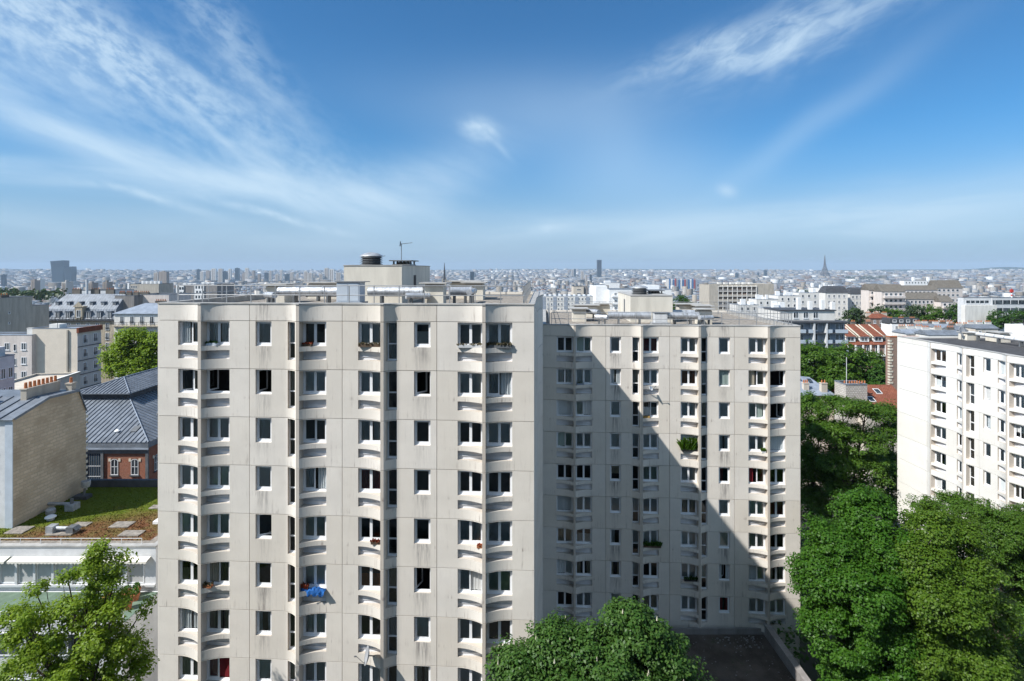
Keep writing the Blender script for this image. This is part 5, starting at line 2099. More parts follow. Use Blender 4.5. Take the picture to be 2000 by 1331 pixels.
# white jumble of roofs behind it
wj = [(1478, 1520, 235, 585, 8), (1520, 1560, 240, 578, 9), (1560, 1600, 250, 572, 9), (1500, 1548, 190, 603, 8), (1602, 1642, 300, 563, 12), (1440, 1482, 215, 596, 8)]
wjl = ['white stepped terraces right of the lattice block', 'white roof-top flats with a blank end left of the grey-roofed row',
       'white flats with thin chimney slabs in the jumble of white roofs', 'low white roof terraces just beyond the set-back tower corner',
       'tall white flats standing left of the grey-roofed pair', 'pale roof-top storeys at the foot of the lattice block']
for (a, b, d, yt, dep), lb in zip(wj, wjl):
    o, W, H = house('apartment_house', lb, 'building', a, b, d, yt, dep, 'plaster_white', 'flat', 'zinc_light')
    wins(o, 'front', W, dep, .5, W - .5, max(2, int(W / 2.6)), H - .9, 2.8, 4, .95, 1.3, style='plain')
    rr_ = random.Random(a)
    for k in range(4):
        x = rr_.uniform(.5, W - 2)
        MB().box(x, x + rr_.uniform(.7, 2.2), 1 + k, 2 + k, H - .3, H + rr_.uniform(.8, 2.4)).build('chimney_stack', 'white_paint', o)

# pale flats with grey attic
o, W, H = house('apartment_house', 'pale flats with a dark grey attic storey left of the stepped terrace blocks', 'building', 1612, 1656, 270, 572, 6, 'plaster_white', 'mansard', 'slate_dark', 2.6)
wins(o, 'front', W, 6, .6, W - .6, 4, H - 1, 2.9, 6, 1.0, 1.5)
o, W, H = house('apartment_house', 'grey-white flats with small dark windows beside the stepped terrace blocks', 'building', 1660, 1694, 275, 574, 5, 'plaster_white', 'mansard', 'slate_dark', 2.4)
wins(o, 'front', W, 12, .5, W - .5, 4, H - 1, 2.9, 7, 1.0, 1.4)


# brutalist stepped blocks
def stepped(label, a, b, D, yt, dep, cols, roof_y, balc=True, wall='plaster_pink'):
    o, W, H = house('terrace_block', label, 'building', a, b, D, yt, dep, wall, None)
    zr_ = Z(roof_y, D) - o.location.z
    m = MB()
    m.poly([(-.2, -.2, H), (W + .2, -.2, H), (W + .2, dep * .55, zr_), (-.2, dep * .55, zr_)])
    m.poly([(W + .2, dep, H), (-.2, dep, H), (-.2, dep * .55, zr_), (W + .2, dep * .55, zr_)])
    m.poly([(-.2, dep, H), (-.2, -.2, H), (-.2, dep * .55, zr_)])
    m.poly([(W + .2, -.2, H), (W + .2, dep, H), (W + .2, dep * .55, zr_)])
    m.build('roof', 'roof_brown', o)
    for r in range(7):
        z = H - 2.9 * (r + 1)
        if balc:
            MB().box(W * .06, W * .94, -1.3, -.01, z - .15, z + .85).build('balcony', 'plaster_pink', o)
        for c in range(cols):
            x = W * .1 + W * .8 * (c + .5) / cols
            put('window', win_mesh(round(W * .8 / cols * .62, 1), 1.3, False, 'plain'), o, (x, -.003, z + .95))
    return o, W, H


stepped('narrow stepped terrace block with open balconies, leftmost of the beige group', 1697, 1722, 262, 567, 6, 2, 555)
stepped('tall beige terrace block with white balcony bands and sloping brown roof', 1722, 1768, 255, 570, 6, 4, 556)
stepped('long beige terrace block with rows of small windows behind the garden trees', 1770, 1838, 262, 585, 6, 7, 572, False)
stepped('darker beige terrace block at the right end of the small-window row', 1838, 1862, 258, 590, 6, 2, 578, True)
stepped('rear beige terrace block rising behind the small-window row', 1762, 1832, 300, 567, 6, 7, 558, False)
stepped('rear stepped beige block under the white roof-top houses', 1825, 1880, 320, 563, 6, 5, 548, False)
o, W, H = house('apartment_house', 'white roof-top houses standing high behind the beige terrace blocks', 'building', 1766, 1822, 420, 549, 5, 'white_paint', 'flat', 'zinc_light')
wins(o, 'front', W, 14, .5, W - .5, 9, H - .8, 2.8, 4, 1.1, 1.2, style='plain')
for x in (8.5, 20):
    MB().box(x, x + 1.2, 2, 4, H - .3, H + 2.8).build('chimney_stack', 'white_paint', o)
# white terraced block with ribbon windows
o, W, H = house('office_block', 'white building with long ribbon windows and a garden roof at the right edge', 'building', 1938, 2070, 225, 582, 4, 'pale_paint', 'flat', 'zinc')
for r in range(5):
    z = H - 1.0 - r * 3.2
    MB().box(.2, W - .2, -.06, -.01, z - 1.7, z).build('ribbon_window', 'far_glass', o)
    for k in range(9):
        MB().box(1 + k * 3.2, 1.14 + k * 3.2, -.12, -.065, z - 1.7, z).build('mullion', 'white_frame', o)
o2, W2, H2 = house('office_block', 'low white terrace storey with planted roof left of the ribbon-window building', 'building', 1882, 1936, 222, 582, 3, 'pale_paint', 'flat', 'zinc')
wins(o2, 'front', W2, 14, 1, W2 - 1, 5, H2 - 1.0, 3.2, 3, 2.0, 1.4, style='plain')
MB().box(-1.0, W2 + .5, -2.0, -.01, 0, H2 - 2.9).build('terrace', 'plaster_white', o2)
mast = thing('signal_mast', 'red and white mast on the roof of the ribbon-window building', 'mast', (X(1976, 228), 228, Z(582, 228) + .1))
for k in range(6):
    MB().tube((0, 0, k * .62), (0, 0, k * .62 + .6), .28 - .02 * k, n=8).build('mast_section', 'skin_red' if k % 2 else 'white_paint', mast)
MB().box(-.55, .45, -.4, .4, 2.2, 3.3).build('panel', 'skin_red', mast)

# red tile-roofed house
RD = 160
o, W, H = house('tile_roof_house', 'brick house with steep red tile roof, dormers and a white balcony', 'house', 1650, 1742, RD, 672, 11, 'brown_brick', None, zb=None)
zr_ = H + 5.0
m = MB()
m.poly([(-.4, -.5, H - .2), (W + .4, -.5, H - .2), (W + .4, .9, H + .9), (-.4, .9, H + .9)])
m.poly([(-.2, 2.6, H + 2.2), (W + .2, 2.6, H + 2.2), (W + .2, 7.0, zr_), (-.2, 7.0, zr_)])
m.poly([(W + .2, 11.3, H), (-.2, 11.3, H), (-.2, 7.0, zr_), (W + .2, 7.0, zr_)])
m.build('roof', 'roof_tile', o)
MB().box(0, W, .9, 11, H - .2, H + 2.18).build('attic_wall', 'roof_brown', o)
for k in range(3):
    x = 1.9 + k * 4.0
    m = MB()
    m.box(-1.3, 1.3, 0, 1.6, 0, 1.6, 0, 'f')
    q = m.build('dormer', 'white_paint', o, loc=(x, .2, H + .6))
    put('window', win_mesh(2.0, 1.25), q, (0, .05, .12))
    MB().box(-1.3, 1.3, .06, .1, 0, 1.6).build('front', 'white_paint', q)
    m = MB()
    m.poly([(-1.5, -.3, 1.55), (1.5, -.3, 1.55), (1.5, 6.6, 4.25), (-1.5, 6.6, 4.25)])
    m.build('dormer_roof', 'roof_tile', q)
    for sx in (-1, 1):
        m = MB()
        m.poly([(sx * 1.5 - .15, -.35, 1.5), (sx * 1.5 + .15, -.35, 1.5), (sx * 1.5 + .15, 6.6, 4.45), (sx * 1.5 - .15, 6.6, 4.45)])
        m.poly([(sx * 1.5 + .15, -.35, 1.2), (sx * 1.5 + .15, 6.6, 4.1), (sx * 1.5 + .15, 6.6, 4.45), (sx * 1.5 + .15, -.35, 1.5)])
        m.poly([(sx * 1.5 - .15, 6.6, 4.1), (sx * 1.5 - .15, -.35, 1.2), (sx * 1.5 - .15, -.35, 1.5), (sx * 1.5 - .15, 6.6, 4.45)])
        m.build('party_ridge', 'limestone_trim', q)
for k in range(6):
    x = .5 + k * 2.2
    MB().box(x - .18, x + .18, -.9, -.6, H - 3.2, H - .25).build('column', 'white_paint', o)
MB().box(-.3, W, -1.0, -.01, H - 3.55, H - 3.2).build('balcony', 'white_paint', o)
wins(o, 'front', W, 11, .4, W - .4, 5, H - .6, 3.1, 1, 1.2, 2.2)
wins(o, 'front', W, 11, .4, W - .4, 4, H - 4.3, 3.1, 3, 1.0, 1.7)
for x in (.5, 7.0, 11.6):
    chimney(o, x, 7.4, zr_ - 1.0, 1.3, .8, 1.7, 3, 'roof_brown')
# brick flank with pale quoins beside the white tower
o, W, H = house('brick_flank', 'tall brick party wall with pale toothed corner stones beside the white tower', 'building', 1738, 1800, 98, 659, 1.1, 'brown_brick', 'flat', 'terracotta')
for k in range(24):
    z = H - .5 - k * .5
    MB().box(-.07, .30 + (.25 if k % 2 else 0), -.07, .5, z - .3, z).build('quoin', 'limestone_trim', o)
# zinc house with chimneys, white rubble wall, red roof with skylights
ZD = 92
o, W, H = house('zinc_roof_house', 'house with low blue-grey zinc roof and two pale chimneys behind the trees', 'house', 1540, 1628, ZD, 772, 9, 'plaster_cream', None)
m = MB()
m.poly([(-.3, -.4, H), (W + .3, -.4, H), (W - 1.5, 4.8, H + 2.1), (-.3, 4.8, H + 2.7)])
m.poly([(W + .3, -.4, H), (W + .3, 9.3, H), (W - 1.5, 4.8, H + 2.1)])
m.poly([(W + .3, 9.3, H), (-.3, 9.3, H), (-.3, 4.8, H + 2.7), (W - 1.5, 4.8, H + 2.1)])
q = m.build('roof', 'zinc_light', o)
for x, y, z in ((3.2, 3.3, 1.9), (5.0, 2.9, 1.55)):
    m = MB()
    m.poly([(x, y, H + z + .10), (x + .7, y, H + z + .08), (x + .7, y + .8, H + z + .48), (x, y + .8, H + z + .50)])
    m.build('roof_light', 'far_glass', q)
chimney(o, 3.6, 1.4, H + .2, .9, .7, 1.5, 3)
chimney(o, 6.3, .8, H - .3, 1.0, .7, 2.1, 2)
o, W, H = house('rubble_wall_house', 'white rubble-stone gable topped by a row of red chimney pots', 'house', 1652, 1694, 86, 752, 3, 'white_rubble', 'flat', 'zinc')
m = MB()
m.box(W - 2.6, W + .02, -.02, 7, H - 1.2, H + .14)
for k in range(9):
    MB().tube((.4 + k * .4, 1.0, H + .05), (.4 + k * .4, 1.0, H + .45), .13, .1, 8).build('chimney_pot', 'terracotta', o)
MB().tube((.6, .8, H), (.6, .8, H + 4.2), .05, n=6).build('aerial', 'pale_paint', o)
o, W, H = house('tile_roof_house', 'low red tile roof with two white-framed skylights beside the white tower', 'house', 1692, 1790, 84, 806, 9, 'plaster_cream', None)
m = MB()
m.poly([(-.3, -.4, H), (W + .3, -.4, H), (W + .3, 6, H + 3.0), (-.3, 6, H + 3.0)])
m.poly([(W + .3, 9.3, H + 1), (-.3, 9.3, H + 1), (-.3, 6, H + 3.0), (W + .3, 6, H + 3.0)])
q = m.build('roof', 'roof_tile', o)
for x, y in ((2.4, 2.0), (4.6, 3.8), (.9, 2.6)):
    z = H + (y + .4) / 6.4 * 3.0
    m = MB()
    m.box(-.5, .5, 0, .06, 0, .12)
    for (u0, u1, v0, v1) in ((-.5, -.4, .06, 1.1), (.4, .5, .06, 1.1), (-.4, .4, 1.0, 1.1)):
        m.poly([(u0, v0, v0 * .469 + .12), (u1, v0, v0 * .469 + .12), (u1, v1, v1 * .469 + .12), (u0, v1, v1 * .469 + .12)])
    w_ = m.build('skylight', 'white_paint', q, loc=(x, y, z))
    MB().poly([(-.4, .06, .13), (.4, .06, .13), (.4, 1.0, .57), (-.4, 1.0, .57)]).build('pane', 'far_glass', w_)

# row of small roofs with chimney pots in front of the terrace blocks
row = [(1700, 1742, 205, 622, 'brown_brick', 'hip', 'roof_tile', 1.6, 'low brick house under a flat red hip roof left of the dark glazed row'),
       (1742, 1800, 190, 633, 'white_paint', 'flat', 'slate_dark', 1, 'white house with a dark attic band behind the red tile roofs'),
       (1800, 1836, 185, 640, 'plaster_beige', 'gable', 'zinc', 1.2, 'beige gable house with a row of red pots beyond the white tower roof'),
       (1836, 1872, 180, 641, 'plaster_white', 'gable', 'zinc_light', 1.2, 'white gable house between red-potted chimneys beyond the white tower'),
       (1868, 1905, 175, 645, 'plaster_white', 'gable', 'zinc', 1.3, 'small white house with zinc roof left of the white tower dish'),
       (1905, 1950, 172, 642, 'plaster_cream', 'gable', 'zinc', 1.2, 'cream house with zinc roof behind the white tower dish'),
       (1770, 1815, 150, 652, 'plaster_white', 'gable', 'zinc_light', 1.1, 'pale zinc roof just above the left end of the white tower'),
       (1815, 1880, 145, 655, 'plaster_white', 'gable', 'zinc', 1.2, 'zinc roof with skylight just above the white tower parapet')]
for a, b, d, yt, wm_, rk, rm, rs_, lb in row:
    o, W, H = house('row_house', lb, 'house', a, b, d, yt, 5.5, wm_, rk, rm, rs_)
    wins(o, 'front', W, 8, .4, W - .4, max(2, int(W / 2.4)), H - .7, 2.8, 3, .9, 1.3)
    if rk == 'flat':
        MB().box(0, W, 1, 5.2, H - .3, H + 1.8).build('attic', 'slate_dark', o)
        wins(o, 'front', W, 8, .4, W - .4, 4, H + 1.4, 3, 1, 1.3, .9, style='plain')
        for q in [c for c in o.children if c.name.startswith('window')][-4:]:
            q.location.y = .99
    for k in range(3):
        chimney(o, W * (.12 + .38 * k), 2.8, H + .2, 1.9, .5, 1.5, 4, random.Random(a + k).choice(['plaster_white', 'plaster_cream', 'roof_brown']))

# ---------------- landmarks far out
# dark slab tower
o, W, H = house('skyscraper', 'lone dark slab skyscraper on the horizon right of centre', 'tower', 1167, 1175, 6200, 508, 60, 'tower_dark', 'flat', 'tower_dark', zb=float(T(1000., 6200.)) - 2)
for k in range(4):
    MB().box(W * (.12 + k * .22), W * (.2 + k * .22), -.8, -.05, 8, H - 6).build('facade_rib', 'tower_dark', o)
MB().box(-.5, W + .5, -.5, 60.5, H * .52, H * .535).build('service_floor', 'steel_grey', o)
MB().box(-40, W + 30, -20, 50, 0, 28).build('podium', 'tower_pale', o)
# iron lattice tower
eo = at(1611, 528, 6450)
ez0 = float(T(eo.x, eo.y)) + 2
et = thing('iron_tower', 'slender iron lattice tower with four splayed legs on the horizon', 'tower', (eo.x, eo.y, ez0), .6)
EH = Z(498, 6450) - ez0


def ew(t):
    return 42 * (1 - t) ** 2.9 + 7 * (1 - t) + 1.2


for sx in (-1, 1):
    for sy in (-1, 1):
        m = MB()
        pts = []
        for k in range(15):
            t = k / 14 * .93
            w = ew(t)
            pts.append((Vector((sx * w, sy * w, t * EH)), max(3.2, 6.0 * (1 - t) ** 1.2)))
        for (p, a), (q, b) in zip(pts[:-1], pts[1:]):
            m.tube(p, q, a, b, 6, 0, False)
        for k in range(2, 13):
            t0, t1 = k / 14 * .93, (k + 1) / 14 * .93
            w0, w1 = ew(t0), ew(t1)
            m.tube((sx * w0, sy * w0, t0 * EH), (-sx * w1, sy * w1, t1 * EH), 1.3, n=4, caps=False)
            m.tube((sx * w0, sy * w0, t0 * EH), (sx * w1, -sy * w1, t1 * EH), 1.3, n=4, caps=False)
        m.build('leg', 'iron_brown', et)
for t, e, h in ((.185, 7, 9), (.37, 5, 8), (.86, 3, 6)):
    w = ew(t) + e
    MB().box(-w, w, -w, w, t * EH, t * EH + h).build('platform', 'iron_brown', et)
MB().tube((0, 0, .92 * EH), (0, 0, EH), 4.0, 1.2, 6).build('spire', 'iron_brown', et)
# leaning twin glass towers
DD = 4350
z0 = float(T(X(110, DD), DD)) - 2
for a, b, yt, tilt, lb in ((100, 125, 509, 7, 'taller glass tower of the leaning pair on the left horizon'), (125, 140, 521, -4, 'shorter glass tower of the leaning pair on the left horizon')):
    o = thing('skyscraper', lb, 'tower', (X(a, DD), DD, z0))
    W, H = (b - a) / F * DD, Z(yt, DD) - z0
    m = MB()
    bt = [(6, 0), (W - 3, 0), (W - 3, 50), (6, 50)]
    md = [(0, -2), (W, -2), (W, 52), (0, 52)]
    tp = [(-tilt * .5, -6), (W + tilt * .3, -6), (W + tilt * .3, 50), (-tilt * .5, 50)]
    lv = [(bt, 0, 0), (bt, H * .30, H * .30), (md, H * .74, H * .74), (tp, H - 6, H)]
    for (p, pz0, pz1), (q, qz0, qz1) in zip(lv[:-1], lv[1:]):
        for k in range(4):
            j = (k + 1) % 4
            zz = lambda i, za, zb: za if i in (0, 3) else zb
            m.poly([p[k] + (zz(k, pz0, pz1),), p[j] + (zz(j, pz0, pz1),), q[j] + (zz(j, qz0, qz1),), q[k] + (zz(k, qz0, qz1),)])
    m.poly([tp[0] + (H - 6,), tp[1] + (H,), tp[2] + (H,), tp[3] + (H - 6,)])
    m.build('glass_body', 'tower_glass', o)
    for k in range(12):
        z = H * (.05 + k * .075)
        MB().box(3, W - 1, -7 + (5 if z < H * .7 else 0), -6.4 + (5 if z < H * .7 else 0), z, z + 2).build('floor_band', 'tower_dark', o)
# church spire
CD = 950
o = thing('church_spire', 'pointed stone church spire behind the large tower roof', 'church', (X(868, CD), CD, float(T(X(868, CD), CD)) - 1))
hs = Z(513, CD) - o.location.z
MB().box(-3.6, 3.6, -3.6, 3.6, 0, hs - 34).build('bell_tower', 'haussmann_stone', o)
MB().lathe((0, 0, hs - 34), [(2.9, 0), (1.5, 16), (.4, 32), (.1, 34)], 8).build('spire', 'slate_dark', o)
for sx in (-1, 1):
    for sy in (-1, 1):
        MB().lathe((sx * 3.0, sy * 3.0, hs - 34), [(.8, 0), (.7, 3), (.05, 7)], 6).build('pinnacle', 'haussmann_stone', o)
MB().box(-8, 8, 5, 45, 0, hs - 52).build('nave', 'haussmann_stone', o)
o, W, H = house('skyscraper', 'squat dark teal tower right of the church spire', 'tower', 918, 926, 3300, 531, 25, 'tower_glass', 'flat', 'tower_dark')
MB().box(W * .35, W * .6, -.5, -.05, 4, H).build('window_strip', 'tower_dark', o)
# pipe-fronted arts block
o, W, H = house('arts_block', 'low block with blue, red and white pipes far out right of the lift house', 'building', 1306, 1362, 3050, 546, 60, 'tower_pale', 'flat', 'pale_paint')
for k in range(15):
    x = W * (k + .5) / 15
    MB().box(x - 3, x + 3, -4, -.1, 0, H + (4 if k % 3 == 0 else 0)).build('pipe', ['pipe_blue', 'white_paint', 'pipe_blue', 'pipe_red', 'wall_blue_grey'][k % 5], o)

# far residential towers along the horizon
ft = random.Random(77)
far_spec = []
for k in range(26):
    far_spec.append((382 + k * 11 + ft.uniform(-3, 3), ft.uniform(4, 9), ft.uniform(523, 537), ft.uniform(4300, 5200), 'left'))
for px_, w_, yt_, d_ in ((1116, 4, 527, 6900), (1121, 4, 526, 6900), (1135, 5, 531, 5000), (1143, 4, 537, 4200), (1152, 4, 537, 4300), (1470, 4, 531, 6500),
                         (1480, 3, 533, 6500), (1493, 5, 528, 6400), (1500, 3, 531, 6400), (1437, 6, 534, 6000), (1514, 4, 533, 7000), (2, 5, 537, 3500),
                         (200, 9, 551, 1500), (170, 10, 553, 1450), (120, 9, 551, 1300), (72, 6, 546, 2000), (60, 8, 548, 1900), (310, 15, 531, 2600), (300, 8, 533, 2650)):
    far_spec.append((px_, w_, yt_, d_, 'x'))


def far_label(px_, mt):
    look = {'tower_pale': 'pale', 'tower_brown': 'brown', 'tower_glass': 'dark glassy', 'plaster_white': 'white'}[mt]
    where = ('beyond the rooftops at the far left' if px_ < 320 else 'in the skyline row left of the lift house' if px_ < 700 else
             'on the skyline beside the dark slab skyscraper' if px_ < 1300 else 'on the skyline left of the iron lattice tower')
    return 'small far ' + look + ' tower block ' + where


for i, (px_, w_, yt_, d_, side) in enumerate(far_spec):
    mt = ft.choice(['tower_pale', 'tower_pale', 'tower_brown', 'tower_glass', 'plaster_white'])
    o, W, H = house('far_tower_block', far_label(px_, mt), 'tower', px_, px_ + w_, d_, yt_, 22, mt, 'flat', 'roof_brown',
                    group='far tower blocks on the skyline', zb=float(T(X(px_, d_), d_)) - 3)
    for k in range(2):
        MB().box(W * (.15 + .4 * k), W * (.4 + .4 * k), -.6, -.05, 3, H - 3).build('window_strip', 'tower_dark' if mt == 'tower_glass' else 'tower_brown', o)
    MB().box(W * .3, W * .6, 6, 14, H - .3, H + 4).build('lift_house', mt, o)

# ---------------------------------------------------------------- the city out to the horizon
def city_mesh(name, cx, cy, w, d, rot, h, z0, rh, wallc, roofc, blank):
    """houses as one mesh: four walls, four steep roof planes and a flat top each"""
    n = len(cx)
    c, s = np.cos(rot), np.sin(rot)
    lay = []
    for (k, zz) in ((1.0, np.zeros(n)), (1.0, h), (None, h + rh)):
        if k is None:
            hw_, hd_ = np.maximum(w / 2 - rh * .55, w * .12), np.maximum(d / 2 - rh * .55, d * .10)
        else:
            hw_, hd_ = w / 2, d / 2
        for sx, sy in ((-1, -1), (1, -1), (1, 1), (-1, 1)):
            lx, ly = sx * hw_, sy * hd_
            lay.append(np.stack([cx + c * lx - s * ly, cy + s * lx + c * ly, z0 + zz], 1))
    V = np.stack(lay, 1)                         # n,12,3
    idx = []
    for k in range(4):
        j = (k + 1) % 4
        idx.append((k, j, 4 + j, 4 + k))
    for k in range(4):
        j = (k + 1) % 4
        idx.append((4 + k, 4 + j, 8 + j, 8 + k))
    idx.append((8, 9, 10, 11))
    idx = np.array(idx)
    Fi = (np.arange(n)[:, None, None] * 12 + idx[None]).reshape(-1, 4)
    me = bpy.data.meshes.new(name)
    me.vertices.add(n * 12)
    me.vertices.foreach_set('co', V.astype(np.float32).ravel())
    nf = len(Fi)
    me.loops.add(nf * 4)
    me.polygons.add(nf)
    me.polygons.foreach_set('loop_start', np.arange(nf) * 4)
    me.loops.foreach_set('vertex_index', Fi.astype(np.int32).ravel())
    mi = np.tile(np.array([0] * 4 + [1] * 5), n)
    me.materials.append(M['city_wall'])
    me.materials.append(M['city_roof'])
    me.polygons.foreach_set('material_index', mi.astype(np.int32))
    uv = np.zeros((n, 9, 4, 2), np.float32)
    off = np.random.RandomState(1).uniform(0, 2.6, n)
    for k in range(4):
        L = w if k % 2 == 0 else d
        uv[:, k, 0] = np.stack([off * 0, h * 0], 1)
        uv[:, k, 1] = np.stack([np.round(L / 2.6) * 2.6, h * 0], 1)
        uv[:, k, 2] = np.stack([np.round(L / 2.6) * 2.6, h], 1)
        uv[:, k, 3] = np.stack([off * 0, h], 1)
    l = me.uv_layers.new(name='UVMap')
    l.data.foreach_set('uv', uv.ravel())
    col = np.ones((n, 9, 4), np.float32)
    col[:, :4, :3] = wallc[:, None, :]
    col[:, :4, 3] = (1 - blank)[:, None]
    col[:, 4:, :3] = roofc[:, None, :]
    col[:, 8, :3] = roofc * .9
    a = me.attributes.new('col', 'FLOAT_COLOR', 'FACE')
    a.data.foreach_set('color', col.ravel())
    me.update(calc_edges=True)
    me.validate()
    return me


def city_params(r0, r1, g, seed, az=.86):
    R = np.random.RandomState(seed)
    lim = r1 * 1.02
    xs = np.arange(-lim, lim, g)
    ys = np.arange(r0 * .4, lim, g)
    Xg, Yg = np.meshgrid(xs, ys)
    Xg = Xg.ravel() + R.uniform(-.10, .10, Xg.size) * g
    Yg = Yg.ravel() + R.uniform(-.10, .10, Yg.size) * g
    r = np.hypot(Xg, Yg)
    a = np.arctan2(Xg, Yg)
    keep = (r > r0) & (r < r1) & (np.abs(a) < az)
    # streets and squares
    st = np.sin(Xg * .021 + 1.3 * np.sin(Yg * .006)) * np.sin(Yg * .017 + 1.1 * np.sin(Xg * .005))
    keep &= (st > -.80) | (r > 3000)
    keep &= R.rand(Xg.size) < .93
    for fx, fy, fr in FOOT:
        keep &= np.hypot(Xg - fx, Yg - fy) > fr + g * .45
    x, y, r, a = Xg[keep], Yg[keep], r[keep], a[keep]
    n = len(x)
    rot = .5 * np.sin(x * .0021 + y * .0013) + .6 * np.sin(x * .0008 - y * .0017 + 2) + (math.pi / 2) * ((np.floor(x / (6.5 * g)) * 7 + np.floor(y / (6.5 * g)) * 13) % 2)
    w = g * R.uniform(.80, 1.25, n)
    d = np.minimum(g * R.uniform(.42, .75, n), 40)
    h = R.uniform(13, 21, n)
    tall = R.rand(n) < (.035 if r0 < 2000 else .05)
    h = np.where(tall, R.uniform(26, 48, n), h)
    rh = np.where(tall, .3, R.choice([.4, 2.2, 3.2, 3.8], n, p=[.25, .2, .3, .25]))
    z0 = T(x, y) - 2
    t = R.rand(n)
    base = np.array([(.46, .43, .39), (.38, .33, .27), (.74, .73, .71), (.30, .26, .21), (.33, .32, .32), (.24, .17, .13)])
    wc = base[R.choice(6, n, p=[.32, .22, .18, .11, .10, .07])] * R.uniform(.55, 1.15, (n, 1))
    rb = np.array([(.13, .155, .19), (.19, .22, .26), (.07, .075, .085), (.17, .085, .06), (.36, .36, .36), (.12, .11, .10)])
    rc = rb[R.choice(6, n, p=[.30, .26, .14, .10, .12, .08])] * R.uniform(.75, 1.15, (n, 1))
    blank = (R.rand(n) < .18).astype(np.float32)
    return dict(cx=x, cy=y, w=w, d=d, rot=rot, h=h, z0=z0, rh=rh, wallc=wc, roofc=rc, blank=blank)


P1 = city_params(185, 1500, 15.5, 1)
r1 = np.hypot(P1['cx'], P1['cy'])
az1 = np.arctan2(P1['cx'], P1['cy'])
# keep the near gardens and streets between the towers free; nothing may stand above the roofs that the eye meets
pxs = 1000 + F * P1['cx'] / P1['cy']
top = P1['z0'] + P1['h'] + P1['rh']
pys = HY + (CZ - top) / P1['cy'] * F
ok = (pys > 560) | (r1 > 900)
ok &= ~((r1 < 330) & (pys < 600))
P1 = {k: v[ok] for k, v in P1.items()}
r1, pxs = r1[ok], pxs[ok]
vis = ((pxs > -40) & (pxs < 312)) | ((pxs > 1050) & (pxs < 2040))
order = np.argsort(np.where(vis, r1, 1e9))
near = order[:230]
rest = order[230:]
for i in near:
    sub = {k: v[i:i + 1].copy() for k, v in P1.items()}
    px_, py_, pz_ = float(sub['cx'][0]), float(sub['cy'][0]), float(sub['z0'][0])
    sub['cx'][:] = 0
    sub['cy'][:] = 0
    sub['z0'][:] = 0
    o = put('town_house', city_mesh('town_house', **sub), None, (px_, py_, pz_))
    rc_, wc_ = sub['roofc'][0], float(sub['wallc'][0].mean())
    rn_ = 'red tile' if rc_[0] > rc_[2] * 1.4 else 'pale flat' if rc_.mean() > .27 else 'dark' if rc_.mean() < .12 else 'grey zinc'
    wn_ = 'white' if wc_ > .5 else 'cream' if wc_ > .33 else 'drab'
    pp_ = 1000 + F * px_ / py_
    wh_ = 'in the quarter left of the large tower' if pp_ < 320 else 'beyond the roof of the set-back tower' if pp_ < 1560 else 'in the quarter above the white tower'
    tag(o, 'small ' + wn_ + ' town house with ' + rn_ + ' roof ' + wh_, 'house', 'town houses in the quarter below')
    rr_ = random.Random(int(i))
    hh_ = float(sub['h'][0] + sub['rh'][0])
    for k in range(rr_.randrange(1, 4)):
        c_, s_ = math.cos(float(sub['rot'][0])), math.sin(float(sub['rot'][0]))
        lx, ly = rr_.uniform(-.35, .35) * float(sub['w'][0]), rr_.uniform(-.2, .2) * float(sub['d'][0])
        m = MB()
        m.box(-.9, .9, -.3, .3, -1.6, 1.2)
        for q in range(4):
            m.tube((-.65 + q * .43, 0, 1.2), (-.65 + q * .43, 0, 1.65), .13, n=6, m=1)
        m.build('chimney_stack', [rr_.choice(['plaster_white', 'plaster_cream', 'roof_brown']), 'terracotta'], o, loc=(c_ * lx - s_ * ly, s_ * lx + c_ * ly, hh_), rz=float(sub['rot'][0]))
rest_m = {k: v[rest] for k, v in P1.items()}
for nm, pp in (('distant_city', rest_m), ('distant_city', city_params(1500, 4200, 25, 2)), ('distant_city', city_params(4200, 12500, 66, 3))):
    o = put(nm, city_mesh(nm, **pp))
    struct(o, 'stuff')
    o['label'] = 'pale rooftops of the city running out to the horizon'
    o['category'] = 'city'
# chimney stacks of the middle distance, one mass
R_ = np.random.RandomState(8)
mm = rest[(r1[rest] < 1500)]
m = MB()
for i in mm[:5200]:
    for k in range(2):
        cr, sr = math.cos(P1['rot'][i]), math.sin(P1['rot'][i])
        lx, ly = R_.uniform(-.5, .5) * P1['w'][i], R_.uniform(-.15, .15) * P1['d'][i]
        x, y = P1['cx'][i] + cr * lx - sr * ly, P1['cy'][i] + sr * lx + cr * ly
        z = P1['z0'][i] + P1['h'][i] + P1['rh'][i]
        ww, dd = (1.6, .4) if R_.rand() < .5 else (.5, 1.6)
        m.box(x - ww, x + ww, y - dd, y + dd, z - 2.5, z + R_.uniform(.8, 1.8), int(R_.rand() < .35), 'u')
ch = m.build('distant_chimneys', ['plaster_white', 'terracotta'])
struct(ch, 'stuff')
ch['label'] = 'chimney stacks on the far rooftops'
ch['category'] = 'chimneys'


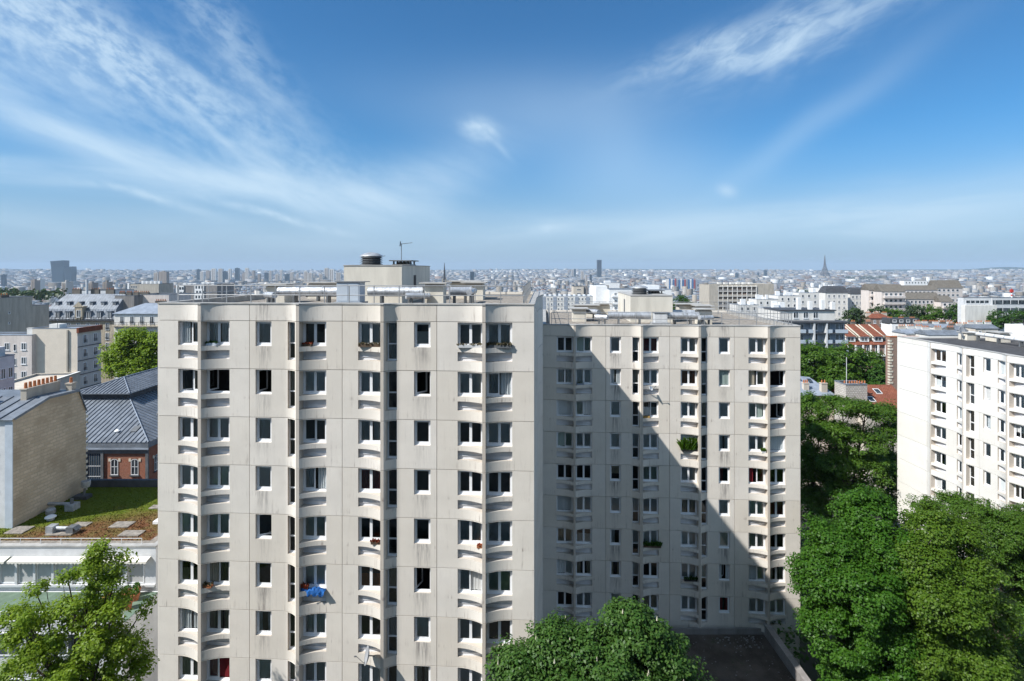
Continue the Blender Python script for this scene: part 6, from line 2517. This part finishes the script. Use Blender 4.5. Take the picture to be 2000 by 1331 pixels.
# ---------------------------------------------------------------- trees
def leaves_mesh(name, P, N, size, mat, R, aspect=1.6):
    """one folded diamond per leaf at P, facing N"""
    n = len(P)
    N = N / np.linalg.norm(N, axis=1, keepdims=True)
    t = R.normal(size=(n, 3))
    t -= N * np.sum(t * N, 1, keepdims=True)
    t /= np.linalg.norm(t, axis=1, keepdims=True) + 1e-9
    b = np.cross(N, t)
    s = (size * R.uniform(.65, 1.3, n))[:, None]
    V = np.stack([P - t * s * .5 * aspect, P + b * s * .5 + N * s * .12, P + t * s * .5 * aspect - N * s * .10, P - b * s * .5 + N * s * .12], 1)
    me = bpy.data.meshes.new(name)
    me.vertices.add(n * 4)
    me.vertices.foreach_set('co', V.astype(np.float32).ravel())
    me.loops.add(n * 4)
    me.polygons.add(n)
    me.polygons.foreach_set('loop_start', np.arange(n) * 4)
    me.loops.foreach_set('vertex_index', np.arange(n * 4, dtype=np.int32))
    me.materials.append(M[mat])
    a = me.attributes.new('tint', 'FLOAT', 'FACE')
    a.data.foreach_set('value', R.uniform(0, 1, n).astype(np.float32))
    me.update(calc_edges=True)
    return me


def crown_points(lobes, n_clump, clump_r, n_leaf, R, shell=.55, flat=.7, droop=0.0):
    """leaf positions: lobes (x,y,z,rx,ry,rz) -> twig clumps near their skins -> leaves"""
    vol = np.array([l[3] * l[4] * l[5] for l in lobes]) ** (2 / 3)
    pick = R.choice(len(lobes), n_clump, p=vol / vol.sum())
    L = np.array(lobes)[pick]
    d = R.normal(size=(n_clump, 3))
    d /= np.linalg.norm(d, axis=1, keepdims=True)
    d[:, 2] = np.where(d[:, 2] < -.55, -d[:, 2] * .6, d[:, 2])
    rad = R.uniform(shell, 1.0, n_clump) ** .6
    rad *= R.uniform(.86, 1.10, n_clump)
    C = L[:, :3] + d * L[:, 3:6] * rad[:, None]
    cr = clump_r * R.uniform(.55, 1.35, n_clump)
    k = np.repeat(np.arange(n_clump), n_leaf)
    e = R.normal(size=(len(k), 3))
    e /= np.linalg.norm(e, axis=1, keepdims=True) + 1e-9
    q = R.uniform(0, 1, len(k)) ** .45
    off = e * (cr[k] * q)[:, None]
    off[:, 2] *= flat
    off[:, 2] -= droop * (off[:, 0] ** 2 + off[:, 1] ** 2) / clump_r
    P = C[k] + off
    N = e * .55 + d[k] * .45 + np.array([0, 0, .75]) + R.normal(size=e.shape) * .42
    return P, N, C


def limb(m, p, q, r0, r1, bend, R, n=4):
    p, q = Vector(p), Vector(q)
    prev, pr = p, r0
    for k in range(1, n + 1):
        t = k / n
        c = p.lerp(q, t) + Vector((R.normal() * bend, R.normal() * bend, R.normal() * bend * .5)) * (1 - t) * 1.0
        rr = r0 + (r1 - r0) * t
        m.tube(prev, c, pr, rr, 7, 0, False)
        prev, pr = c, rr


def tree(name, label, base, lobes, n_clump, clump_r, n_leaf, size, mat, seed, trunk_r=.3, shell=.55, group=None, flat=.7, aspect=1.5, droop=0.0, limbs=26):
    R = np.random.RandomState(seed)
    base = Vector(base)
    o = thing(name, label, 'tree', base, 0, group)
    lob = [(l[0] - base.x, l[1] - base.y, l[2] - base.z) + tuple(l[3:]) for l in lobes]
    P, N, C = crown_points(lob, n_clump, clump_r, n_leaf, R, shell, flat, droop)
    put('crown', leaves_mesh('crown', P, N, size, mat, R, aspect), o)
    m = MB()
    cen = np.mean([l[:3] for l in lob], axis=0)
    fork = Vector((cen[0] * .5, cen[1] * .5, min(l[2] - l[5] * .6 for l in lob)))
    if fork.z < 2:
        fork.z = 2
    limb(m, (0, 0, -.3), fork, trunk_r, trunk_r * .72, .12, R, 5)
    ends = []
    for l in lob:
        c = Vector(l[:3])
        limb(m, fork, c, trunk_r * .5, trunk_r * .18, .35, R, 4)
        ends.append(c)
    for i in R.choice(len(C), min(limbs, len(C)), replace=False):
        c = Vector(C[i])
        e = min(ends, key=lambda q: (q - c).length)
        limb(m, e.lerp(fork, R.uniform(0, .4)), c, trunk_r * .14, trunk_r * .04, .2, R, 3)
    m.build('trunk', 'bark', o)
    return o


def lobe(px, py, D, rx, rz, ry=None):
    p = at(px, py, D)
    return (p.x, p.y, p.z, rx, ry or rx, rz)


# feathery young tree, lower left
D = 25.5
tree('feathery_tree', 'feathery bright green young tree at the lower left corner', (X(170, D), D, 0.5),
     [(l[0] - (.55 if l[0] > X(228, D) else 0), l[1] + (-1) ** i * (i % 5) * .20, l[2], l[3] * 1.05, l[4] * 1.5, l[5] * 1.75) for i, l in enumerate([lobe(195, 1078, D, .42, .30), lobe(185, 1100, D, .45, .25), lobe(222, 1102, D, .45, .16), lobe(152, 1112, D, .42, .16), lobe(160, 1128, D, .55, .22), lobe(195, 1135, D, .5, .25),
      lobe(235, 1135, D, .4, .15), lobe(180, 1165, D, .6, .30), lobe(45, 1165, D, .45, .2), lobe(75, 1185, D, .75, .25), lobe(130, 1190, D, .6, .25), lobe(25, 1200, D, .5, .2),
      lobe(200, 1195, D, .7, .3), lobe(260, 1180, D, .6, .2), lobe(285, 1205, D, .4, .2), lobe(60, 1220, D, .75, .3), lobe(150, 1225, D, .9, .35), lobe(235, 1230, D, .8, .3),
      lobe(25, 1250, D, .5, .25), lobe(100, 1255, D, .9, .35), lobe(190, 1262, D, 1.0, .35), lobe(275, 1255, D, .5, .25), lobe(60, 1290, D, .9, .35), lobe(150, 1295, D, 1.0, .4), lobe(245, 1290, D, .8, .35),
      lobe(20, 1315, D, .6, .3), lobe(100, 1330, D, 1.1, .4), lobe(200, 1335, D, 1.2, .45), lobe(280, 1320, D, .5, .3), lobe(150, 1370, D, 1.5, .5), lobe(60, 1370, D, 1.0, .4), lobe(250, 1375, D, 1.0, .4)])],
     880, .40, 56, .084, 'leaf_bright', 5, .12, .10, flat=.85, aspect=1.7, droop=.05, limbs=150)

# chestnut with flower candles
D = 26.5
ch_lobes = [lobe(1010, 1320, D, 1.3, 1.5), lobe(1085, 1262, D, 1.35, 1.15), lobe(1160, 1290, D, 1.7, 1.6), lobe(1235, 1245, D, 1.45, 1.55), lobe(1300, 1290, D, 1.35, 1.35),
            lobe(1200, 1380, D - 1.2, 2.8, 2.2), lobe(1100, 1370, D - 1, 2.2, 1.8), lobe(1330, 1370, D - .5, 1.6, 1.4), lobe(1225, 1210, D + .8, .95, .8)]
ct = tree('chestnut_tree', 'dark green chestnut with pale flower candles at the bottom centre', (X(1190, D), D, .5), ch_lobes,
          760, .56, 150, .108, 'leaf_chestnut', 6, .32, .45, limbs=50)
R = np.random.RandomState(66)
P, N_, C_ = crown_points([(l[0] - ct.location.x, l[1] - ct.location.y, l[2] - ct.location.z) + tuple(l[3:]) for l in ch_lobes], 95, .3, 1, R, .9)
m = MB()
for p in P:
    if p[2] < 10:
        continue
    q = Vector(p)
    m.tube(q, q + Vector((0, 0, .19)), .045, .012, 5)
fl = m.build('flower_candles', 'blossom', ct)
fl['kind'] = 'stuff'

# maple and lime on the right
D = 40.0
tree('maple_tree', 'broad deep green tree touching the right corner of the set-back tower', (X(1680, D), D, .5),
     [lobe(1690, 1010, D + 1, 2.0, 1.9), lobe(1625, 1065, D, 2.0, 2.0), lobe(1725, 1075, D - .5, 2.2, 2.1), lobe(1598, 1130, D, 1.9, 2.2), lobe(1680, 1150, D - 1.5, 2.9, 2.5),
      lobe(1640, 1230, D - 1, 2.5, 2.4), lobe(1725, 1240, D - 1.5, 2.6, 2.5), lobe(1690, 1330, D - 1.5, 2.8, 2.4), lobe(1760, 1330, D - 1.5, 2.2, 2.2)],
     980, .70, 170, .122, 'leaf_maple', 7, .35, .5, limbs=40)
D = 38.5
tree('lime_tree', 'yellow-green lime tree in front of the white tower', (X(1850, D), D, .5),
     [lobe(1820, 1030, D + .5, 1.7, 1.6), lobe(1870, 1050, D, 1.6, 1.5), lobe(1795, 1100, D - .5, 1.9, 1.8), lobe(1880, 1120, D - .5, 2.0, 1.9), lobe(1835, 1180, D - 1.5, 2.6, 2.3),
      lobe(1920, 1190, D, 1.7, 1.9), lobe(1800, 1260, D - 1, 2.3, 2.1), lobe(1890, 1290, D - 1.5, 2.6, 2.3), lobe(1850, 1370, D - 2, 2.8, 2.2), lobe(1945, 1340, D - .5, 1.8, 1.8)],
     960, .66, 170, .116, 'leaf_lime', 8, .34, .5, limbs=40)
D = 47
tree('acacia_tree', 'fine-leaved green tree under the white tower at the right edge', (X(1960, D), D, .5),
     [lobe(1860, 985, D + 2, 1.5, 1.1), lobe(1900, 1000, D + 1, 1.9, 1.3), lobe(1955, 1030, D, 2.3, 1.6), lobe(2010, 1030, D, 2.2, 2.0), lobe(1985, 1110, D, 2.4, 2.0), lobe(1930, 1060, D, 1.9, 1.6),
      lobe(1995, 1200, D, 2.3, 2.2), lobe(2040, 1130, D, 2.4, 2.3), lobe(1990, 1290, D, 2.2, 2.0), lobe(1800, 985, D + 4, 1.1, .8)],
     1050, .60, 85, .105, 'leaf_plane', 9, .3, .4, flat=.55, limbs=60)
# darker trees between the set-back tower and the white tower
D = 70
tree('garden_tree', 'dark green tree hard against the set-back tower edge', (X(1585, D), D, 0),
     [lobe(1585, 800, D, 2.2, 2.0), lobe(1600, 850, D, 3.0, 2.6), lobe(1570, 900, D, 2.6, 2.6), lobe(1605, 930, D, 3.0, 2.6), lobe(1580, 980, D, 3.0, 2.6)],
     470, .85, 90, .165, 'leaf_plane', 10, .3, .45, limbs=30)
D = 66
tree('garden_tree', 'tall spreading dark tree with light gaps, middle of the garden row', (X(1660, D), D, 0),
     [lobe(1645, 795, D, 2.4, 1.4), lobe(1690, 805, D, 2.2, 1.4), lobe(1625, 845, D, 2.6, 1.6), lobe(1680, 860, D, 3.0, 1.8), lobe(1640, 905, D, 3.0, 1.9), lobe(1700, 915, D, 2.8, 1.8),
      lobe(1660, 960, D, 3.4, 2.0)],
     450, .95, 90, .165, 'leaf_plane', 11, .3, .3, limbs=60, flat=.55)
D = 72
tree('garden_tree', 'dark green tree whose crown meets the left edge of the white tower', (X(1730, D), D, 0),
     [lobe(1725, 810, D, 2.2, 1.6), lobe(1745, 850, D, 2.4, 2.2), lobe(1720, 900, D, 2.6, 2.2), lobe(1745, 940, D, 2.4, 2.2), lobe(1735, 990, D, 2.6, 2.0)],
     340, .9, 85, .165, 'leaf_plane', 12, .28, .35, limbs=40)
D = 118
tree('plane_tree', 'bright leafy tree below the blue-grey balcony block', (X(1600, D), D, -3),
     [lobe(1590, 700, D, 4.6, 3.4), lobe(1570, 735, D, 4.0, 3.6), lobe(1620, 720, D, 4.0, 3.4), lobe(1600, 760, D, 5, 3.6)], 380, 1.15, 60, .30, 'leaf_plane', 13, .4, .5)
D = 112
tree('plane_tree', 'broad leafy tree in front of the red tile-roofed brick house', (X(1680, D), D, -3),
     [lobe(1655, 702, D, 4.2, 3.2), lobe(1690, 715, D, 3.8, 3.2), lobe(1640, 740, D, 4.4, 3.6), lobe(1700, 748, D, 3.2, 3.0), lobe(1670, 770, D, 5, 3.2)], 400, 1.15, 60, .30, 'leaf_plane', 14, .4, .5)
D = 105
tree('plane_tree', 'narrow tree squeezed beside the tall brick party wall', (X(1720, D), D, -3),
     [lobe(1722, 740, D, 1.8, 2.4), lobe(1716, 770, D, 2.2, 2.4)], 180, .9, 28, .38, 'leaf_dark', 15, .3, .5)
# left plane tree behind the hall
D = 104
tree('plane_tree', 'round spring-green tree behind the brick hall on the left', (X(262, D), D, -2),
     [lobe(262, 660, D, 3.2, 2.0), lobe(235, 690, D, 3.0, 2.6), lobe(285, 690, D, 3.2, 2.8), lobe(225, 715, D, 2.0, 1.6), lobe(262, 715, D, 4.2, 2.6), lobe(300, 720, D, 3.0, 2.6), lobe(310, 670, D, 2.4, 2.2)],
     460, 1.05, 55, .29, 'leaf_bright', 16, .35, .35, limbs=60)
# tree rows of the middle distance
mid = [(1790, 600, 240, 'dark tree in front of the small-window terrace block'), (1822, 603, 236, 'tree right of the dark one below the terrace blocks'),
       (1866, 600, 232, 'tall tree at the corner of the darker terrace block'), (1892, 605, 228, 'dark tree below the planted white terrace storey'),
       (1920, 604, 226, 'loose tree below the ribbon-window building'), (1950, 612, 215, 'yellowish tree right below the ribbon windows'),
       (1668, 605, 180, 'green tree in the gap right of the blue-grey balcony block'), (1745, 606, 235, 'pale small tree in front of the tall beige terrace block'),
       (1330, 583, 140, 'small bright tree top right of the set-back lift house'), (1567, 570, 520, 'dark tree clump far out left of the white flats'), (1585, 569, 540, 'second dark tree clump far out beside the white flats'),
       (1990, 610, 210, 'dark tree at the extreme right edge below the ribbon windows'), (1715, 603, 240, 'small green tree below the narrow terrace block')]
for k, (px_, py_, d_, lb) in enumerate(mid):
    b = at(px_, py_, d_)
    w_ = d_ * .017 if d_ < 400 else 6
    tree('street_tree', lb, (b.x, b.y, float(T(b.x, b.y))), [(b.x, b.y, b.z - w_ * .5, w_, w_, w_ * .9), (b.x + w_ * .5, b.y, b.z - w_ * 1.2, w_ * .9, w_ * .9, w_), (b.x - w_ * .5, b.y, b.z - w_ * 1.3, w_ * .9, w_ * .9, w_)],
         150, w_ * .30, 16, .12 * w_, ('leaf_far', 'leaf_plane', 'leaf_dark')[k % 3], 30 + k, .35, .5, 'trees among the far houses', limbs=8)
# park and avenue trees far out: masses
R = np.random.RandomState(99)
lob = []
for k in range(46):
    px_ = R.uniform(-40, 135)
    d_ = R.uniform(420, 520)
    b = at(px_, R.uniform(572, 580) + (px_ > 60) * 3, d_)
    lob.append((b.x, b.y, b.z, 6, 6, 5))
for k in range(150):
    a, rr_ = R.uniform(-.8, .8), R.uniform(700, 3800)
    x, y = rr_ * math.sin(a), rr_ * math.cos(a)
    s_ = R.uniform(5, 9)
    for q in range(4):
        lob.append((x + R.uniform(-30, 30), y + R.uniform(-8, 8), float(T(x, y)) + 14, s_, s_, s_ * 1.1))
for k in range(40):
    px_ = R.uniform(1655, 1725)
    b = at(px_, R.uniform(540, 547), 5200)
    lob.append((b.x, b.y, b.z, 26, 26, 10))
P, N_, C_ = crown_points(lob, 5200, 3.0, 7, R, .6)
o = put('distant_trees', leaves_mesh('distant_trees', P, N_, 2.2, 'leaf_far', R, 1.2))
struct(o, 'stuff')
o['label'] = 'dark tree masses among the far rooftops'
o['category'] = 'trees'
# undergrowth and street trees that darken the ground between the towers
lob = []
for k in range(70):
    x, y = R.uniform(22, 48), R.uniform(34, 100)
    lob.append((x, y, R.uniform(2, 6), 3, 3, 2.2))
P, N_, C_ = crown_points(lob, 900, .8, 22, R, .5)
o = put('undergrowth', leaves_mesh('undergrowth', P, N_, .28, 'leaf_dark', R, 1.4))
struct(o, 'stuff')
o['label'] = 'dark undergrowth below the trees'
o['category'] = 'undergrowth'

# ---------------------------------------------------------------- unseen tower added behind the viewpoint to block sky light (mirrored in panes)
sky_blocker = thing('apartment_tower', 'unseen tower added behind the viewpoint to block sky light, mirrored in the window panes', 'apartment block', (-34, -13, 0))
MB().box(0, 68, -16, 0, 0, CZ + 28).build('wall', 'plaster_beige', sky_blocker)
me_ = shared('sky_blocker', lambda: MB().box(-.7, .7, 0, .03, 0, 1.4).mesh('window', 'far_glass'))
for r in range(6):
    for c in range(24):
        put('window', me_, sky_blocker, (2 + c * 2.8, .003, 16.5 + r * 2.7))

# ---------------------------------------------------------------- haze
hv = bpy.data.materials.new('haze_air')
hv.use_nodes = True
nt = hv.node_tree
nt.nodes.clear()
vo = nt.nodes.new('ShaderNodeVolumePrincipled')
vo.inputs['Color'].default_value = (.62, .80, 1.0, 1)
vo.inputs['Density'].default_value = 6.0e-5
vo.inputs['Anisotropy'].default_value = 0.0
om = nt.nodes.new('ShaderNodeOutputMaterial')
nt.links.new(vo.outputs[0], om.inputs['Volume'])
M['haze_air'] = hv
hz = MB().box(-17600, 17600, -17600, 17600, CZ - 150, CZ + 215).build('haze', 'haze_air')
struct(hz, 'stuff')
hz['label'] = 'thin blue-white summer haze over the city'
hz['category'] = 'haze'
